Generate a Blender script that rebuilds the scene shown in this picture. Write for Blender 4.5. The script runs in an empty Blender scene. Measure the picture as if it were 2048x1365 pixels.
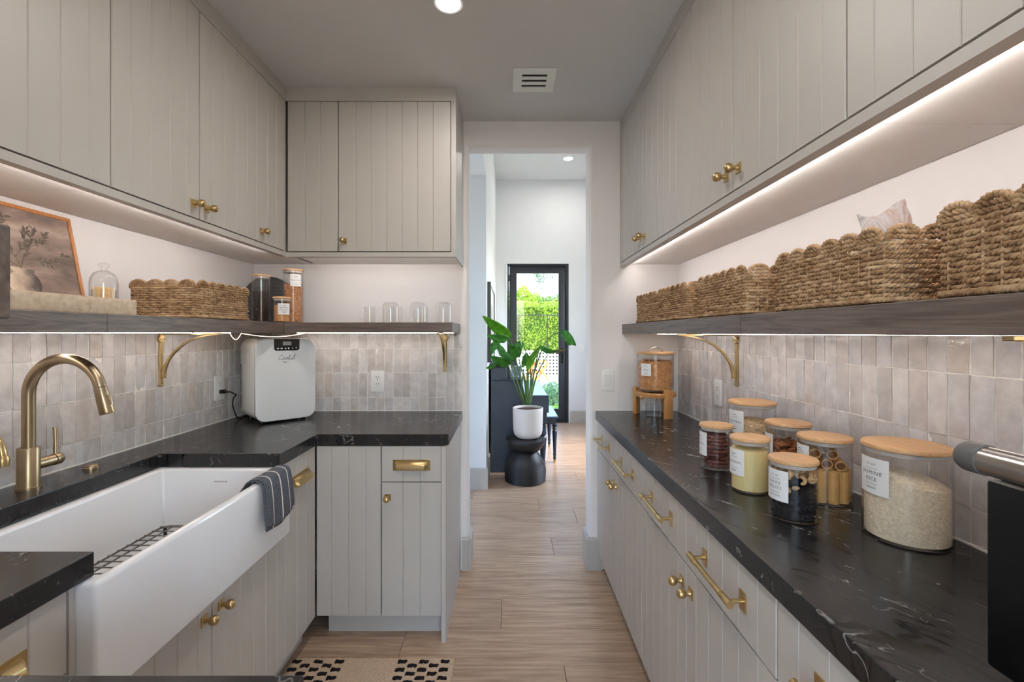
import bpy, bmesh, math, random
from mathutils import Vector, Matrix, noise as mnoise

random.seed(7)
SC = bpy.context.scene
COL = SC.collection
PI = math.pi

# ------------------------------------------------------------------ camera
EYE = 1.36
cam_d = bpy.data.cameras.new('camera')
cam_d.sensor_width = 36.0
cam_d.lens = 910.0 * 36.0 / 2048.0
cam_d.shift_x = 6.0 / 2048.0
cam_d.shift_y = -15.5 / 2048.0
cam_d.clip_start = 0.02
cam_d.clip_end = 200
cam = bpy.data.objects.new('camera', cam_d)
COL.objects.link(cam)
cam.location = (0, 0, EYE)
cam.rotation_euler = (PI / 2, 0, 0)
SC.camera = cam

# ------------------------------------------------------------------ world, sun, exposure
SKY_STRENGTH = 2.0
SUN_STRENGTH = 5.5
LED_CABINET = 58.0
LED_SHELF = 38.0
CAN_LENS = 370.0
world = bpy.data.worlds.new('sky')
SC.world = world
world.use_nodes = True
wn = world.node_tree.nodes
wl = world.node_tree.links
wn.clear()
wo = wn.new('ShaderNodeOutputWorld')
wb = wn.new('ShaderNodeBackground')
ws = wn.new('ShaderNodeTexSky')
try:
    ws.sky_type = 'NISHITA'
    ws.sun_disc = False
    ws.sun_elevation = math.radians(48)
    ws.sun_rotation = math.radians(110)
    ws.air_density = 1.0
    ws.dust_density = 2.0
except Exception:
    pass
wl.new(ws.outputs[0], wb.inputs[0])
wb.inputs[1].default_value = SKY_STRENGTH
wl.new(wb.outputs[0], wo.inputs[0])

sun_d = bpy.data.lights.new('sun', 'SUN')
sun_d.energy = SUN_STRENGTH
sun_d.angle = math.radians(0.6)
sun_d.color = (1.0, 0.95, 0.86)
sun = bpy.data.objects.new('sun', sun_d)
COL.objects.link(sun)
sun.rotation_euler = Vector((-0.15, 0.45, -0.88)).to_track_quat('-Z', 'Y').to_euler()

vs = SC.view_settings
vs.view_transform = 'Standard'
try:
    vs.look = 'None'
except Exception:
    pass
vs.exposure = 0.16
vs.gamma = 1.0
vs.use_curve_mapping = False
try:
    SC.cycles.transparent_max_bounces = 32
    SC.cycles.max_bounces = 10
    SC.cycles.diffuse_bounces = 5
    SC.cycles.glossy_bounces = 4
except Exception:
    pass


# ------------------------------------------------------------------ colour / material helpers
def lin(c):
    out = []
    for k in c:
        k = k / 255.0
        out.append(k / 12.92 if k <= 0.04045 else ((k + 0.055) / 1.055) ** 2.4)
    return (out[0], out[1], out[2], 1.0)


MATS = {}


class NT:
    """small node-graph helper"""

    def __init__(self, name):
        self.m = bpy.data.materials.new(name)
        self.m.use_nodes = True
        self.t = self.m.node_tree
        self.t.nodes.clear()
        self.out = self.t.nodes.new('ShaderNodeOutputMaterial')
        MATS[name] = self.m

    def n(self, kind, **kw):
        nd = self.t.nodes.new(kind)
        for k, v in kw.items():
            setattr(nd, k, v)
        return nd

    def link(self, a, b):
        self.t.links.new(a, b)

    def setv(self, sock, v):
        if hasattr(v, 'default_value') or hasattr(v, 'is_linked'):
            self.link(v, sock)
        else:
            sock.default_value = v

    def coord(self, which='Object'):
        return self.n('ShaderNodeTexCoord').outputs[which]

    def position(self):
        return self.n('ShaderNodeNewGeometry').outputs['Position']

    def rand(self):
        return self.n('ShaderNodeObjectInfo').outputs['Random']

    def mapping(self, vec, scale=(1, 1, 1), loc=(0, 0, 0), rot=(0, 0, 0)):
        mp = self.n('ShaderNodeMapping')
        self.link(vec, mp.inputs['Vector'])
        mp.inputs['Scale'].default_value = scale
        mp.inputs['Rotation'].default_value = rot
        self.setv(mp.inputs['Location'], loc)
        return mp.outputs[0]

    def noise(self, vec, scale=5.0, detail=3.0, rough=0.5, dist=0.0):
        nd = self.n('ShaderNodeTexNoise')
        if vec is not None:
            self.link(vec, nd.inputs['Vector'])
        nd.inputs['Scale'].default_value = scale
        nd.inputs['Detail'].default_value = detail
        nd.inputs['Roughness'].default_value = rough
        nd.inputs['Distortion'].default_value = dist
        return nd.outputs['Fac']

    def voronoi(self, vec, scale=5.0, feature='F1', out='Distance'):
        nd = self.n('ShaderNodeTexVoronoi')
        nd.feature = feature
        if vec is not None:
            self.link(vec, nd.inputs['Vector'])
        nd.inputs['Scale'].default_value = scale
        return nd.outputs[out]

    def ramp(self, fac, stops, interp='LINEAR'):
        nd = self.n('ShaderNodeValToRGB')
        nd.color_ramp.interpolation = interp
        els = nd.color_ramp.elements
        while len(els) < len(stops):
            els.new(0.5)
        for e, (p, c) in zip(els, stops):
            e.position = p
            e.color = c if len(c) == 4 else (c[0], c[1], c[2], 1)
        self.link(fac, nd.inputs['Fac'])
        return nd.outputs['Color']

    def mix(self, fac, a, b, blend='MIX'):
        nd = self.n('ShaderNodeMixRGB')
        nd.blend_type = blend
        self.setv(nd.inputs[0], fac)
        self.setv(nd.inputs[1], a)
        self.setv(nd.inputs[2], b)
        return nd.outputs[0]

    def math(self, op, a, b=0.0, c=None):
        nd = self.n('ShaderNodeMath')
        nd.operation = op
        self.setv(nd.inputs[0], a)
        self.setv(nd.inputs[1], b)
        if c is not None:
            self.setv(nd.inputs[2], c)
        return nd.outputs[0]

    def bump(self, h, strength=0.2, dist=0.01):
        nd = self.n('ShaderNodeBump')
        nd.inputs['Strength'].default_value = strength
        nd.inputs['Distance'].default_value = dist
        self.link(h, nd.inputs['Height'])
        return nd.outputs[0]

    def bsdf(self, color, rough=0.5, metal=0.0, normal=None, spec=0.5, coat=0.0, emit=None, emit_s=0.0, sheen=0.0):
        p = self.n('ShaderNodeBsdfPrincipled')
        self.setv(p.inputs['Base Color'], color)
        self.setv(p.inputs['Roughness'], rough)
        self.setv(p.inputs['Metallic'], metal)
        p.inputs['Specular IOR Level'].default_value = spec
        p.inputs['Coat Weight'].default_value = coat
        p.inputs['Coat Roughness'].default_value = 0.08
        p.inputs['Sheen Weight'].default_value = sheen
        if normal is not None:
            self.link(normal, p.inputs['Normal'])
        if emit is not None:
            p.inputs['Emission Color'].default_value = emit
            p.inputs['Emission Strength'].default_value = emit_s
        self.link(p.outputs[0], self.out.inputs['Surface'])
        return p


def plain(name, rgb, rough=0.5, metal=0.0, var=0.06, nscale=8.0, bump=0.0, bscale=60.0, spec=0.5, coat=0.0, sheen=0.0):
    g = NT(name)
    c = lin(rgb)
    co = g.coord()
    nz = g.noise(co, nscale, 3.0)
    lo = tuple(max(0, k * (1 - var)) for k in c[:3]) + (1,)
    hi = tuple(min(1, k * (1 + var)) for k in c[:3]) + (1,)
    col = g.ramp(nz, [(0.3, lo), (0.7, hi)])
    nrm = None
    if bump > 0:
        nrm = g.bump(g.noise(co, bscale, 4.0), bump, 0.002)
    g.bsdf(col, rough, metal, nrm, spec, coat, sheen=sheen)
    return g.m


def emitter(name, rgb, strength):
    g = NT(name)
    e = g.n('ShaderNodeEmission')
    e.inputs[0].default_value = lin(rgb)
    e.inputs[1].default_value = strength
    g.link(e.outputs[0], g.out.inputs['Surface'])
    return g.m


def glass(name, tint=(0.987, 0.988, 0.987), gloss_rough=0.02, ior=1.45, boost=1.0):
    g = NT(name)
    tr = g.n('ShaderNodeBsdfTransparent')
    tr.inputs[0].default_value = (*tint, 1)
    gl = g.n('ShaderNodeBsdfGlossy')
    gl.inputs['Roughness'].default_value = gloss_rough
    lw = g.n('ShaderNodeLayerWeight')
    lw.inputs['Blend'].default_value = 0.5
    f0 = ((ior - 1) / (ior + 1)) ** 2
    p5 = g.math('POWER', lw.outputs['Facing'], 5.0)
    fac = g.math('MULTIPLY', g.math('ADD', g.math('MULTIPLY', p5, 1 - f0), f0), boost)
    mx = g.n('ShaderNodeMixShader')
    g.link(fac, mx.inputs[0])
    g.link(tr.outputs[0], mx.inputs[1])
    g.link(gl.outputs[0], mx.inputs[2])
    g.link(mx.outputs[0], g.out.inputs['Surface'])
    return g.m


# paints and plain stuff
PAINT = plain('greige_paint', (190, 184, 178), 0.42, var=0.02, nscale=3, bump=0.05, bscale=180)
WALLP = plain('white_wall_paint', (232, 227, 226), 0.65, var=0.012, nscale=2, bump=0.06, bscale=150)
CEILP = plain('ceiling_paint', (210, 209, 209), 0.8, var=0.012, nscale=2, bump=0.06, bscale=150)
BASEP = plain('baseboard_paint', (186, 180, 173), 0.45, var=0.02)
BOTTOM = plain('cabinet_underside', (240, 236, 232), 0.5, var=0.02)
GROUT = plain('grout', (238, 234, 229), 0.85, var=0.06, nscale=60, bump=0.3)
BRASS = plain('brushed_brass', (204, 178, 128), 0.30, 1.0, var=0.10, nscale=25)
BRASS_DULL = plain('champagne_brass', (182, 163, 134), 0.32, 1.0, var=0.08, nscale=25)
STEEL = plain('stainless_steel', (176, 172, 168), 0.28, 1.0, var=0.06, nscale=30)
WIRE = plain('wire_steel', (128, 122, 116), 0.35, 1.0, var=0.1)
CERAMIC = plain('white_fireclay', (236, 236, 238), 0.12, var=0.01, coat=0.5)
PLASTIC = plain('white_plastic', (232, 231, 229), 0.3, var=0.01)
PLASTIC_GREY = plain('grey_line_plastic', (176, 174, 172), 0.4, var=0.02)
BLACKP = plain('black_plastic', (20, 20, 22), 0.25, var=0.2)
DARK = plain('dark_gap', (16, 15, 15), 0.8, var=0.2)
OVEN_BLACK = plain('oven_black', (7, 7, 8), 0.4, var=0.1, spec=0.25)
GREY_CAP = plain('grey_handle_cap', (92, 90, 90), 0.45, var=0.04)
PAPER = plain('label_paper', (236, 234, 234), 0.7, var=0.01)
INK = plain('printed_ink', (52, 50, 50), 0.8, var=0.05)
SEAL = plain('silicone_seal', (205, 196, 190), 0.35, var=0.05)
NAVY = plain('navy_lacquer', (44, 54, 70), 0.33, var=0.12, nscale=5, bump=0.05, bscale=40)
CHARCOAL_DOOR = plain('charcoal_door_paint', (46, 49, 58), 0.4, var=0.06)
STOOL = plain('black_carved_wood', (24, 24, 27), 0.42, var=0.2, nscale=9, bump=0.1)
POT = plain('matte_white_pot', (226, 218, 214), 0.6, var=0.015)
SOIL = plain('potting_soil', (62, 42, 32), 0.95, var=0.5, nscale=70, bump=0.9, bscale=90)
FAR_WALL = plain('hall_wall_paint', (228, 229, 231), 0.7, var=0.01)
GLASS = glass('clear_glass')
PANE = glass('window_pane', (0.96, 0.98, 0.97))
LED_CAB_M = emitter('led_cabinet', (255, 249, 245), LED_CABINET)
LED_SHELF_M = emitter('led_shelf', (255, 242, 230), LED_SHELF)
LED_DIM_M = emitter('led_tape_loop', (255, 226, 196), 3.0)
LENS_M = emitter('lamp_lens', (255, 249, 242), CAN_LENS)


def wood(name, c_lo, c_hi, axis='X', rough=0.45, gscale=1.0, rings=18.0, contrast=1.0, bump=0.15, world=False, tint=0.12):
    """straight-grained timber, grain along the given axis, a different figure on every object"""
    g = NT(name)
    co = g.position() if world else g.coord()
    r = g.rand()
    off = g.n('ShaderNodeCombineXYZ')
    for i, k in enumerate((13.7, 7.3, 5.1)):
        g.link(g.math('MULTIPLY', r, k), off.inputs[i])
    stretch = {'X': (1.3, 22, 22), 'Y': (22, 1.3, 22), 'Z': (22, 22, 1.3)}[axis]
    stretch = tuple(s * gscale for s in stretch)
    v = g.mapping(co, stretch, off.outputs[0])
    fine = g.noise(v, 3.2, 6.0, 0.62)
    v2 = g.mapping(co, tuple(s * 0.30 for s in stretch), off.outputs[0])
    broad = g.noise(v2, 2.0, 3.0, 0.5, 1.6)
    cath = g.math('FRACT', g.math('MULTIPLY', broad, rings * 0.4))
    cath = g.math('ABSOLUTE', g.math('SUBTRACT', cath, 0.5))
    f = g.math('ADD', g.math('MULTIPLY', fine, 0.75), g.math('MULTIPLY', cath, 0.35 * contrast))
    col = g.ramp(f, [(0.28, lin(c_lo)), (0.68, lin(c_hi))])
    k = g.math('ADD', g.math('MULTIPLY', r, 2 * tint), 1 - tint)
    cmb = g.n('ShaderNodeCombineXYZ')
    for i in range(3):
        g.link(k, cmb.inputs[i])
    col = g.mix(1.0, col, cmb.outputs[0], 'MULTIPLY')
    g.bsdf(col, rough, 0.0, g.bump(f, bump, 0.002))
    return g.m


FLOORW = wood('plank_floor', (152, 124, 102), (206, 178, 152), 'X', 0.36, 1.0, 12, 0.8, 0.10, world=True, tint=0.07)
SHELFW = wood('dark_oak_shelf', (84, 72, 66), (124, 109, 101), 'Y', 0.42, 1.3, 24, 1.0, 0.3, tint=0.02)
SHELFWX = wood('dark_oak_shelf_cross', (84, 72, 66), (124, 109, 101), 'X', 0.42, 1.3, 24, 1.0, 0.3, tint=0.02)
LIDW = wood('bamboo_lid', (194, 148, 102), (226, 184, 136), 'Y', 0.42, 2.2, 10, 0.5, 0.05, tint=0.05)
STANDW = wood('stand_wood', (176, 122, 68), (216, 164, 104), 'Z', 0.42, 2.0, 10, 0.5, 0.05)
FRAMEW = wood('frame_wood', (176, 112, 58), (208, 142, 82), 'Z', 0.45, 2.0, 8, 0.4)
BOARDW = wood('black_board_wood', (30, 27, 27), (64, 58, 56), 'X', 0.5, 1.6, 10, 0.6)


def make_marble():
    g = NT('black_marble')
    co = g.position()
    warp = g.noise(co, 2.3, 3.0, 0.6)
    wv = g.n('ShaderNodeVectorMath')
    wv.operation = 'ADD'
    g.link(co, wv.inputs[0])
    cw = g.n('ShaderNodeCombineXYZ')
    g.link(g.math('MULTIPLY', warp, 0.35), cw.inputs[0])
    g.link(g.math('MULTIPLY', warp, -0.45), cw.inputs[1])
    g.link(g.math('MULTIPLY', warp, 0.3), cw.inputs[2])
    g.link(cw.outputs[0], wv.inputs[1])
    p = g.mapping(wv.outputs[0], (1.0, 0.62, 1.0), (0.3, 0.8, 0.1), (0, 0, 0.7))
    # hairline veins: thin iso-lines of noise, shown only in patches
    def hair(off, scale, dist, w0, w1, mscale, m0, m1):
        q = g.mapping(p, (1, 1, 1), off)
        nz = g.noise(q, scale, 4.0, 0.6, dist)
        d = g.math('ABSOLUTE', g.math('SUBTRACT', nz, 0.5))
        v = g.ramp(d, [(0.0, (1, 1, 1)), (w0, (0.15, 0.15, 0.15)), (w1, (0, 0, 0))])
        m = g.ramp(g.noise(g.mapping(q, (1.0, 2.2, 1.0), (3, 9, 1)), mscale, 3.0, 0.6), [(m0, (0, 0, 0)), (m1, (1, 1, 1))])
        return g.math('MULTIPLY', v, m)
    vein = g.math('ADD', hair((0, 0, 0), 3.0, 0.4, 0.003, 0.007, 5.0, 0.50, 0.66), hair((4.1, 2.2, 1.3), 9.0, 0.6, 0.008, 0.018, 11.0, 0.57, 0.68))
    vein = g.math('MINIMUM', g.math('ADD', vein, hair((7.7, 1.2, 6.3), 16.0, 0.4, 0.012, 0.026, 14.0, 0.62, 0.70)), 1.0)
    # black lens-shaped inclusions
    q = g.mapping(p, (1.0, 2.4, 1.0), (1, 7, 3))
    n3 = g.noise(q, 4.6, 5.0, 0.6, 0.7)
    dk = g.ramp(g.math('ABSOLUTE', g.math('SUBTRACT', n3, 0.5)), [(0.0, (1, 1, 1)), (0.014, (0.8, 0.8, 0.8)), (0.022, (0, 0, 0))])
    dk = g.math('MULTIPLY', dk, g.ramp(g.noise(g.mapping(p, (1, 1, 1), (5, 5, 5)), 3.4, 2.0), [(0.47, (0, 0, 0)), (0.56, (1, 1, 1))]))
    streak = g.noise(g.mapping(p, (3.0, 46.0, 3.0)), 2.4, 5.0, 0.65)
    cloud = g.noise(p, 5.0, 4.0, 0.6)
    f = g.math('ADD', g.math('MULTIPLY', streak, 0.32), g.math('MULTIPLY', cloud, 0.68))
    base = g.ramp(f, [(0.30, lin((25, 25, 27))), (0.70, lin((44, 43, 44)))])
    base = g.mix(g.math('MULTIPLY', dk, 0.9), base, lin((9, 8, 8)))
    col = g.mix(g.math('MULTIPLY', vein, 0.66), base, lin((210, 206, 202)))
    rough = g.math('SUBTRACT', 0.25, g.math('MULTIPLY', dk, 0.12))
    g.bsdf(col, rough, 0.0, None, 0.5)
    return g.m


MARBLE = make_marble()


def make_tile():
    g = NT('zellige_tile')
    r = g.rand()
    co = g.position()
    tone = g.ramp(r, [(0.0, lin((196, 190, 188))), (0.22, lin((220, 216, 216))), (0.5, lin((230, 226, 226))),
                      (0.72, lin((212, 210, 213))), (0.88, lin((212, 201, 195))), (1.0, lin((237, 234, 235)))])
    cl = g.noise(co, 26.0, 5.0, 0.6)
    tone = g.mix(0.55, tone, g.ramp(cl, [(0.3, lin((186, 180, 176))), (0.7, lin((255, 253, 252)))]), 'MULTIPLY')
    tone = g.mix(0.15, tone, lin((224, 220, 220)))
    h = g.math('ADD', g.noise(co, 22.0, 2.0), g.math('MULTIPLY', g.noise(co, 140.0, 3.0), 0.18))
    g.bsdf(tone, g.ramp(cl, [(0.2, (0.10,) * 3), (0.9, (0.24,) * 3)]), 0.0, g.bump(h, 0.35, 0.006), 0.5)
    return g.m


TILE = make_tile()


def make_rope():
    g = NT('seagrass_rope')
    co = g.coord()
    r = g.rand()
    v = g.n('ShaderNodeVectorMath')
    v.operation = 'ADD'
    g.link(co, v.inputs[0])
    cw = g.n('ShaderNodeCombineXYZ')
    g.link(g.math('MULTIPLY', r, 9.0), cw.inputs[0])
    g.link(g.math('MULTIPLY', r, 4.0), cw.inputs[2])
    g.link(cw.outputs[0], v.inputs[1])
    a = g.noise(v.outputs[0], 24.0, 4.0, 0.7)
    b = g.noise(v.outputs[0], 7.0, 2.0)
    f = g.math('ADD', g.math('MULTIPLY', a, 0.7), g.math('MULTIPLY', b, 0.35))
    col = g.ramp(f, [(0.34, lin((104, 74, 50))), (0.5, lin((162, 128, 94))), (0.66, lin((208, 178, 142)))])
    g.bsdf(col, 0.75, 0.0, g.bump(g.noise(v.outputs[0], 160.0, 3.0), 0.5, 0.002), 0.3)
    return g.m


ROPE = make_rope()


def make_linen(name, lo, hi, s=420.0):
    g = NT(name)
    co = g.coord()
    sep = g.n('ShaderNodeSeparateXYZ')
    g.link(co, sep.inputs[0])
    wy = g.math('SINE', g.math('MULTIPLY', sep.outputs[1], s))
    wz = g.math('SINE', g.math('MULTIPLY', sep.outputs[2], s))
    wx = g.math('SINE', g.math('MULTIPLY', sep.outputs[0], s))
    w = g.math('ADD', g.math('MULTIPLY', wy, wz), g.math('MULTIPLY', wx, 0.5))
    f = g.math('ADD', g.math('MULTIPLY', w, 0.22), g.noise(co, 60.0, 4.0))
    col = g.ramp(f, [(0.25, lin(lo)), (0.75, lin(hi))])
    g.bsdf(col, 0.9, 0.0, g.bump(f, 0.5, 0.002), 0.2)
    return g.m


LINEN = make_linen('linen_cloth', (176, 154, 130), (220, 202, 180), 1900.0)


def make_towel():
    g = NT('striped_towel_cloth')
    co = g.coord()
    sep = g.n('ShaderNodeSeparateXYZ')
    g.link(co, sep.inputs[0])
    y = sep.outputs[1]
    fr = g.math('FRACT', g.math('MULTIPLY', g.math('ADD', y, 0.012), 1.0 / 0.055))
    st = g.math('LESS_THAN', g.math('ABSOLUTE', g.math('SUBTRACT', fr, 0.5)), 0.055)
    weave = g.noise(g.mapping(co, (1, 1, 1)), 420.0, 2.0)
    base = g.ramp(weave, [(0.3, lin((42, 45, 52))), (0.7, lin((118, 122, 130)))])
    col = g.mix(st, base, lin((222, 214, 206)))
    g.bsdf(col, 0.9, 0.0, g.bump(weave, 0.5, 0.002), 0.2)
    return g.m


TOWEL = make_towel()
RUG_BASE = plain('rug_wool', (196, 172, 148), 0.95, var=0.22, nscale=220, bump=0.9, bscale=260, spec=0.1)
RUG_DARK = plain('rug_dark_wool', (34, 30, 32), 0.95, var=0.4, nscale=220, bump=0.9, bscale=260, spec=0.1)


# ------------------------------------------------------------------ mesh helpers
class MB:
    def __init__(self):
        self.v = []
        self.f = []

    def add(self, vs, fs):
        o = len(self.v)
        self.v.extend([tuple(p) for p in vs])
        self.f.extend([tuple(i + o for i in q) for q in fs])
        return self

    def box(self, x0, y0, z0, x1, y1, z1):
        x0, x1 = min(x0, x1), max(x0, x1)
        y0, y1 = min(y0, y1), max(y0, y1)
        z0, z1 = min(z0, z1), max(z0, z1)
        return self.add([(x0, y0, z0), (x1, y0, z0), (x1, y1, z0), (x0, y1, z0), (x0, y0, z1), (x1, y0, z1), (x1, y1, z1), (x0, y1, z1)],
                        [(0, 3, 2, 1), (4, 5, 6, 7), (0, 1, 5, 4), (1, 2, 6, 5), (2, 3, 7, 6), (3, 0, 4, 7)])

    def prism(self, poly, a0, a1, axis='z'):
        """poly: 2-D points; axis z -> (x,y), axis y -> (x,z), axis x -> (y,z)"""
        n = len(poly)

        def m(p, a):
            return {'z': (p[0], p[1], a), 'y': (p[0], a, p[1]), 'x': (a, p[0], p[1])}[axis]
        vs = [m(p, a0) for p in poly] + [m(p, a1) for p in poly]
        fs = [tuple(range(n))[::-1], tuple(range(n, 2 * n))]
        fs += [(i, (i + 1) % n, n + (i + 1) % n, n + i) for i in range(n)]
        return self.add(vs, fs)

    def lathe(self, prof, n=24, c=(0, 0, 0), closed=False):
        """profile of (r, z); r = 0 ends make a pole"""
        vs, fs, rows = [], [], []
        for r, z in prof:
            if r <= 1e-7:
                rows.append([len(vs)])
                vs.append((c[0], c[1], c[2] + z))
            else:
                rows.append(list(range(len(vs), len(vs) + n)))
                vs.extend((c[0] + r * math.cos(2 * PI * i / n), c[1] + r * math.sin(2 * PI * i / n), c[2] + z) for i in range(n))
        seq = list(zip(rows[:-1], rows[1:]))
        if closed:
            seq.append((rows[-1], rows[0]))
        for a, b in seq:
            for i in range(n):
                j = (i + 1) % n
                if len(a) == 1 and len(b) == 1:
                    continue
                if len(a) == 1:
                    fs.append((a[0], b[j], b[i]))
                elif len(b) == 1:
                    fs.append((a[i], a[j], b[0]))
                else:
                    fs.append((a[i], a[j], b[j], b[i]))
        return self.add(vs, fs)

    def tube(self, pts, r, n=8, closed=False, cap=True, squash=1.0):
        pts = [Vector(p) for p in pts]
        m = len(pts)
        rad = r if isinstance(r, (list, tuple)) else [r] * m
        tang = []
        for i in range(m):
            a = pts[(i - 1) % m] if (closed or i > 0) else pts[i]
            b = pts[(i + 1) % m] if (closed or i < m - 1) else pts[i]
            t = b - a
            tang.append(t.normalized() if t.length > 1e-9 else Vector((0, 0, 1)))
        t0 = tang[0]
        up = Vector((0, 0, 1)) if abs(t0.z) < 0.9 else Vector((1, 0, 0))
        nrm = t0.cross(up).normalized()
        vs, fs = [], []
        for i in range(m):
            nrm = (nrm - tang[i] * nrm.dot(tang[i]))
            nrm = nrm.normalized() if nrm.length > 1e-9 else tang[i].orthogonal().normalized()
            bi = tang[i].cross(nrm)
            for k in range(n):
                a = 2 * PI * k / n
                vs.append(pts[i] + (nrm * math.cos(a) + bi * math.sin(a) * squash) * rad[i])
        rng = m if closed else m - 1
        for i in range(rng):
            j = (i + 1) % m
            for k in range(n):
                l = (k + 1) % n
                fs.append((i * n + k, i * n + l, j * n + l, j * n + k))
        if cap and not closed:
            fs.append(tuple(range(n))[::-1])
            fs.append(tuple((m - 1) * n + k for k in range(n)))
        return self.add(vs, fs)

    def cyl(self, p0, p1, r, n=16, r1=None):
        return self.tube([p0, p1], [r, r if r1 is None else r1], n)

    def ball(self, c, r, nu=14, nv=9, sc=(1, 1, 1)):
        vs = [(c[0], c[1], c[2] - r * sc[2])]
        for j in range(1, nv):
            t = -PI / 2 + PI * j / nv
            for i in range(nu):
                a = 2 * PI * i / nu
                vs.append((c[0] + r * sc[0] * math.cos(t) * math.cos(a), c[1] + r * sc[1] * math.cos(t) * math.sin(a), c[2] + r * sc[2] * math.sin(t)))
        vs.append((c[0], c[1], c[2] + r * sc[2]))
        fs = []
        for i in range(nu):
            j = (i + 1) % nu
            fs.append((0, 1 + j, 1 + i))
            fs.append((len(vs) - 1, 1 + (nv - 2) * nu + i, 1 + (nv - 2) * nu + j))
            for k in range(nv - 2):
                fs.append((1 + k * nu + i, 1 + k * nu + j, 1 + (k + 1) * nu + j, 1 + (k + 1) * nu + i))
        return self.add(vs, fs)

    def cells(self, us, ws, mask, a0, a1, axis='z'):
        """rectilinear plate with openings: mask[j][i] true where solid (i along us, j along ws)"""
        idx = {}
        vs, fs = [], []

        def vid(i, j, k):
            key = (i, j, k)
            if key not in idx:
                u, w, a = us[i], ws[j], (a0, a1)[k]
                idx[key] = len(vs)
                vs.append({'z': (u, w, a), 'y': (u, a, w), 'x': (a, u, w)}[axis])
            return idx[key]
        nu, nw = len(us) - 1, len(ws) - 1

        def on(i, j):
            return 0 <= i < nu and 0 <= j < nw and mask[j][i]
        for j in range(nw):
            for i in range(nu):
                if not on(i, j):
                    continue
                fs.append((vid(i, j, 0), vid(i, j + 1, 0), vid(i + 1, j + 1, 0), vid(i + 1, j, 0)))
                fs.append((vid(i, j, 1), vid(i + 1, j, 1), vid(i + 1, j + 1, 1), vid(i, j + 1, 1)))
                if not on(i - 1, j):
                    fs.append((vid(i, j, 0), vid(i, j, 1), vid(i, j + 1, 1), vid(i, j + 1, 0)))
                if not on(i + 1, j):
                    fs.append((vid(i + 1, j, 0), vid(i + 1, j + 1, 0), vid(i + 1, j + 1, 1), vid(i + 1, j, 1)))
                if not on(i, j - 1):
                    fs.append((vid(i, j, 0), vid(i + 1, j, 0), vid(i + 1, j, 1), vid(i, j, 1)))
                if not on(i, j + 1):
                    fs.append((vid(i, j + 1, 0), vid(i, j + 1, 1), vid(i + 1, j + 1, 1), vid(i + 1, j + 1, 0)))
        return self.add(vs, fs)

    def xf(self, M):
        self.v = [tuple(M @ Vector(p)) for p in self.v]
        return self

    def mesh(self, name, mat, bevel=0.0, seg=1, smooth=True, angle=35, dissolve=False):
        me = bpy.data.meshes.new(name)
        me.from_pydata(self.v, [], self.f)
        bm = bmesh.new()
        bm.from_mesh(me)
        bmesh.ops.recalc_face_normals(bm, faces=bm.faces[:])
        if dissolve:
            bmesh.ops.dissolve_limit(bm, angle_limit=0.02, verts=bm.verts[:], edges=bm.edges[:])
        if bevel > 0:
            es = [e for e in bm.edges if len(e.link_faces) == 2 and e.calc_face_angle(0) > 0.5]
            bmesh.ops.bevel(bm, geom=es, offset=bevel, offset_type='OFFSET', segments=seg, profile=0.5, affect='EDGES', clamp_overlap=True)
        bm.to_mesh(me)
        bm.free()
        if smooth and not (bevel > 0 and seg == 1):
            me.polygons.foreach_set('use_smooth', [True] * len(me.polygons))
            try:
                me.set_sharp_from_angle(angle=math.radians(angle))
            except Exception:
                pass
        if mat is not None:
            me.materials.append(mat)
        return me


def link(name, data, parent=None, loc=(0, 0, 0), rot=(0, 0, 0), scale=(1, 1, 1)):
    o = bpy.data.objects.new(name, data)
    COL.objects.link(o)
    o.parent = parent
    o.location = loc
    o.rotation_euler = rot
    o.scale = scale
    return o


OFF = {}


def thing(name, label, cat, loc=(0, 0, 0), rz=0.0, group=None, world=False):
    """Empty at the base of a thing. world=True: its parts are given in room coordinates."""
    o = link(name, None, None, loc, (0, 0, rz))
    o.empty_display_size = 0.05
    tag(o, label, cat, group)
    OFF[o.name] = Vector(loc) if world else Vector((0, 0, 0))
    return o


def tag(o, label=None, cat=None, group=None, kind=None):
    if label:
        o['label'] = label
    if cat:
        o['category'] = cat
    if group:
        o['group'] = group
    if kind:
        o['kind'] = kind
    return o


def part(root, name, mb, mat, bevel=0.0, seg=1, smooth=True, angle=35, label=None, dissolve=False, sub=None):
    """mesh child of root (or of the part `sub`, same local frame)"""
    off = OFF.get(root.name, Vector((0, 0, 0)))
    if off.length > 0:
        mb.v = [(p[0] - off.x, p[1] - off.y, p[2] - off.z) for p in mb.v]
    o = link(name, mb.mesh(name, mat, bevel, seg, smooth, angle, dissolve), sub if sub is not None else root)
    if label:
        o['label'] = label
    return o


def solo(name, mb, mat, label, cat, group=None, kind=None, bevel=0.0, seg=1, smooth=True, origin=None):
    if origin is not None:
        mb.v = [(p[0] - origin[0], p[1] - origin[1], p[2] - origin[2]) for p in mb.v]
    o = link(name, mb.mesh(name, mat, bevel, seg, smooth), None, origin or (0, 0, 0))
    return tag(o, label, cat, group, kind)


def struct(name, mb, mat, bevel=0.0, parent=None, dissolve=False, label=None, smooth=True):
    o = link(name, mb.mesh(name, mat, bevel, 2 if bevel else 1, smooth, 35, dissolve), parent)
    if parent is None:
        o['kind'] = 'structure'
        if label:
            o['label'] = label
    return o


def copy_thing(root, loc=None, rz=None, label=None):
    c = root.copy()
    COL.objects.link(c)
    if loc is not None:
        c.location = loc
    if rz is not None:
        c.rotation_euler = (0, 0, rz)
    if label:
        c['label'] = label
    for ch in list(root.children):
        d = ch.copy()
        COL.objects.link(d)
        d.parent = c
        for g in list(ch.children):
            e = g.copy()
            COL.objects.link(e)
            e.parent = d
    return c


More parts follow.
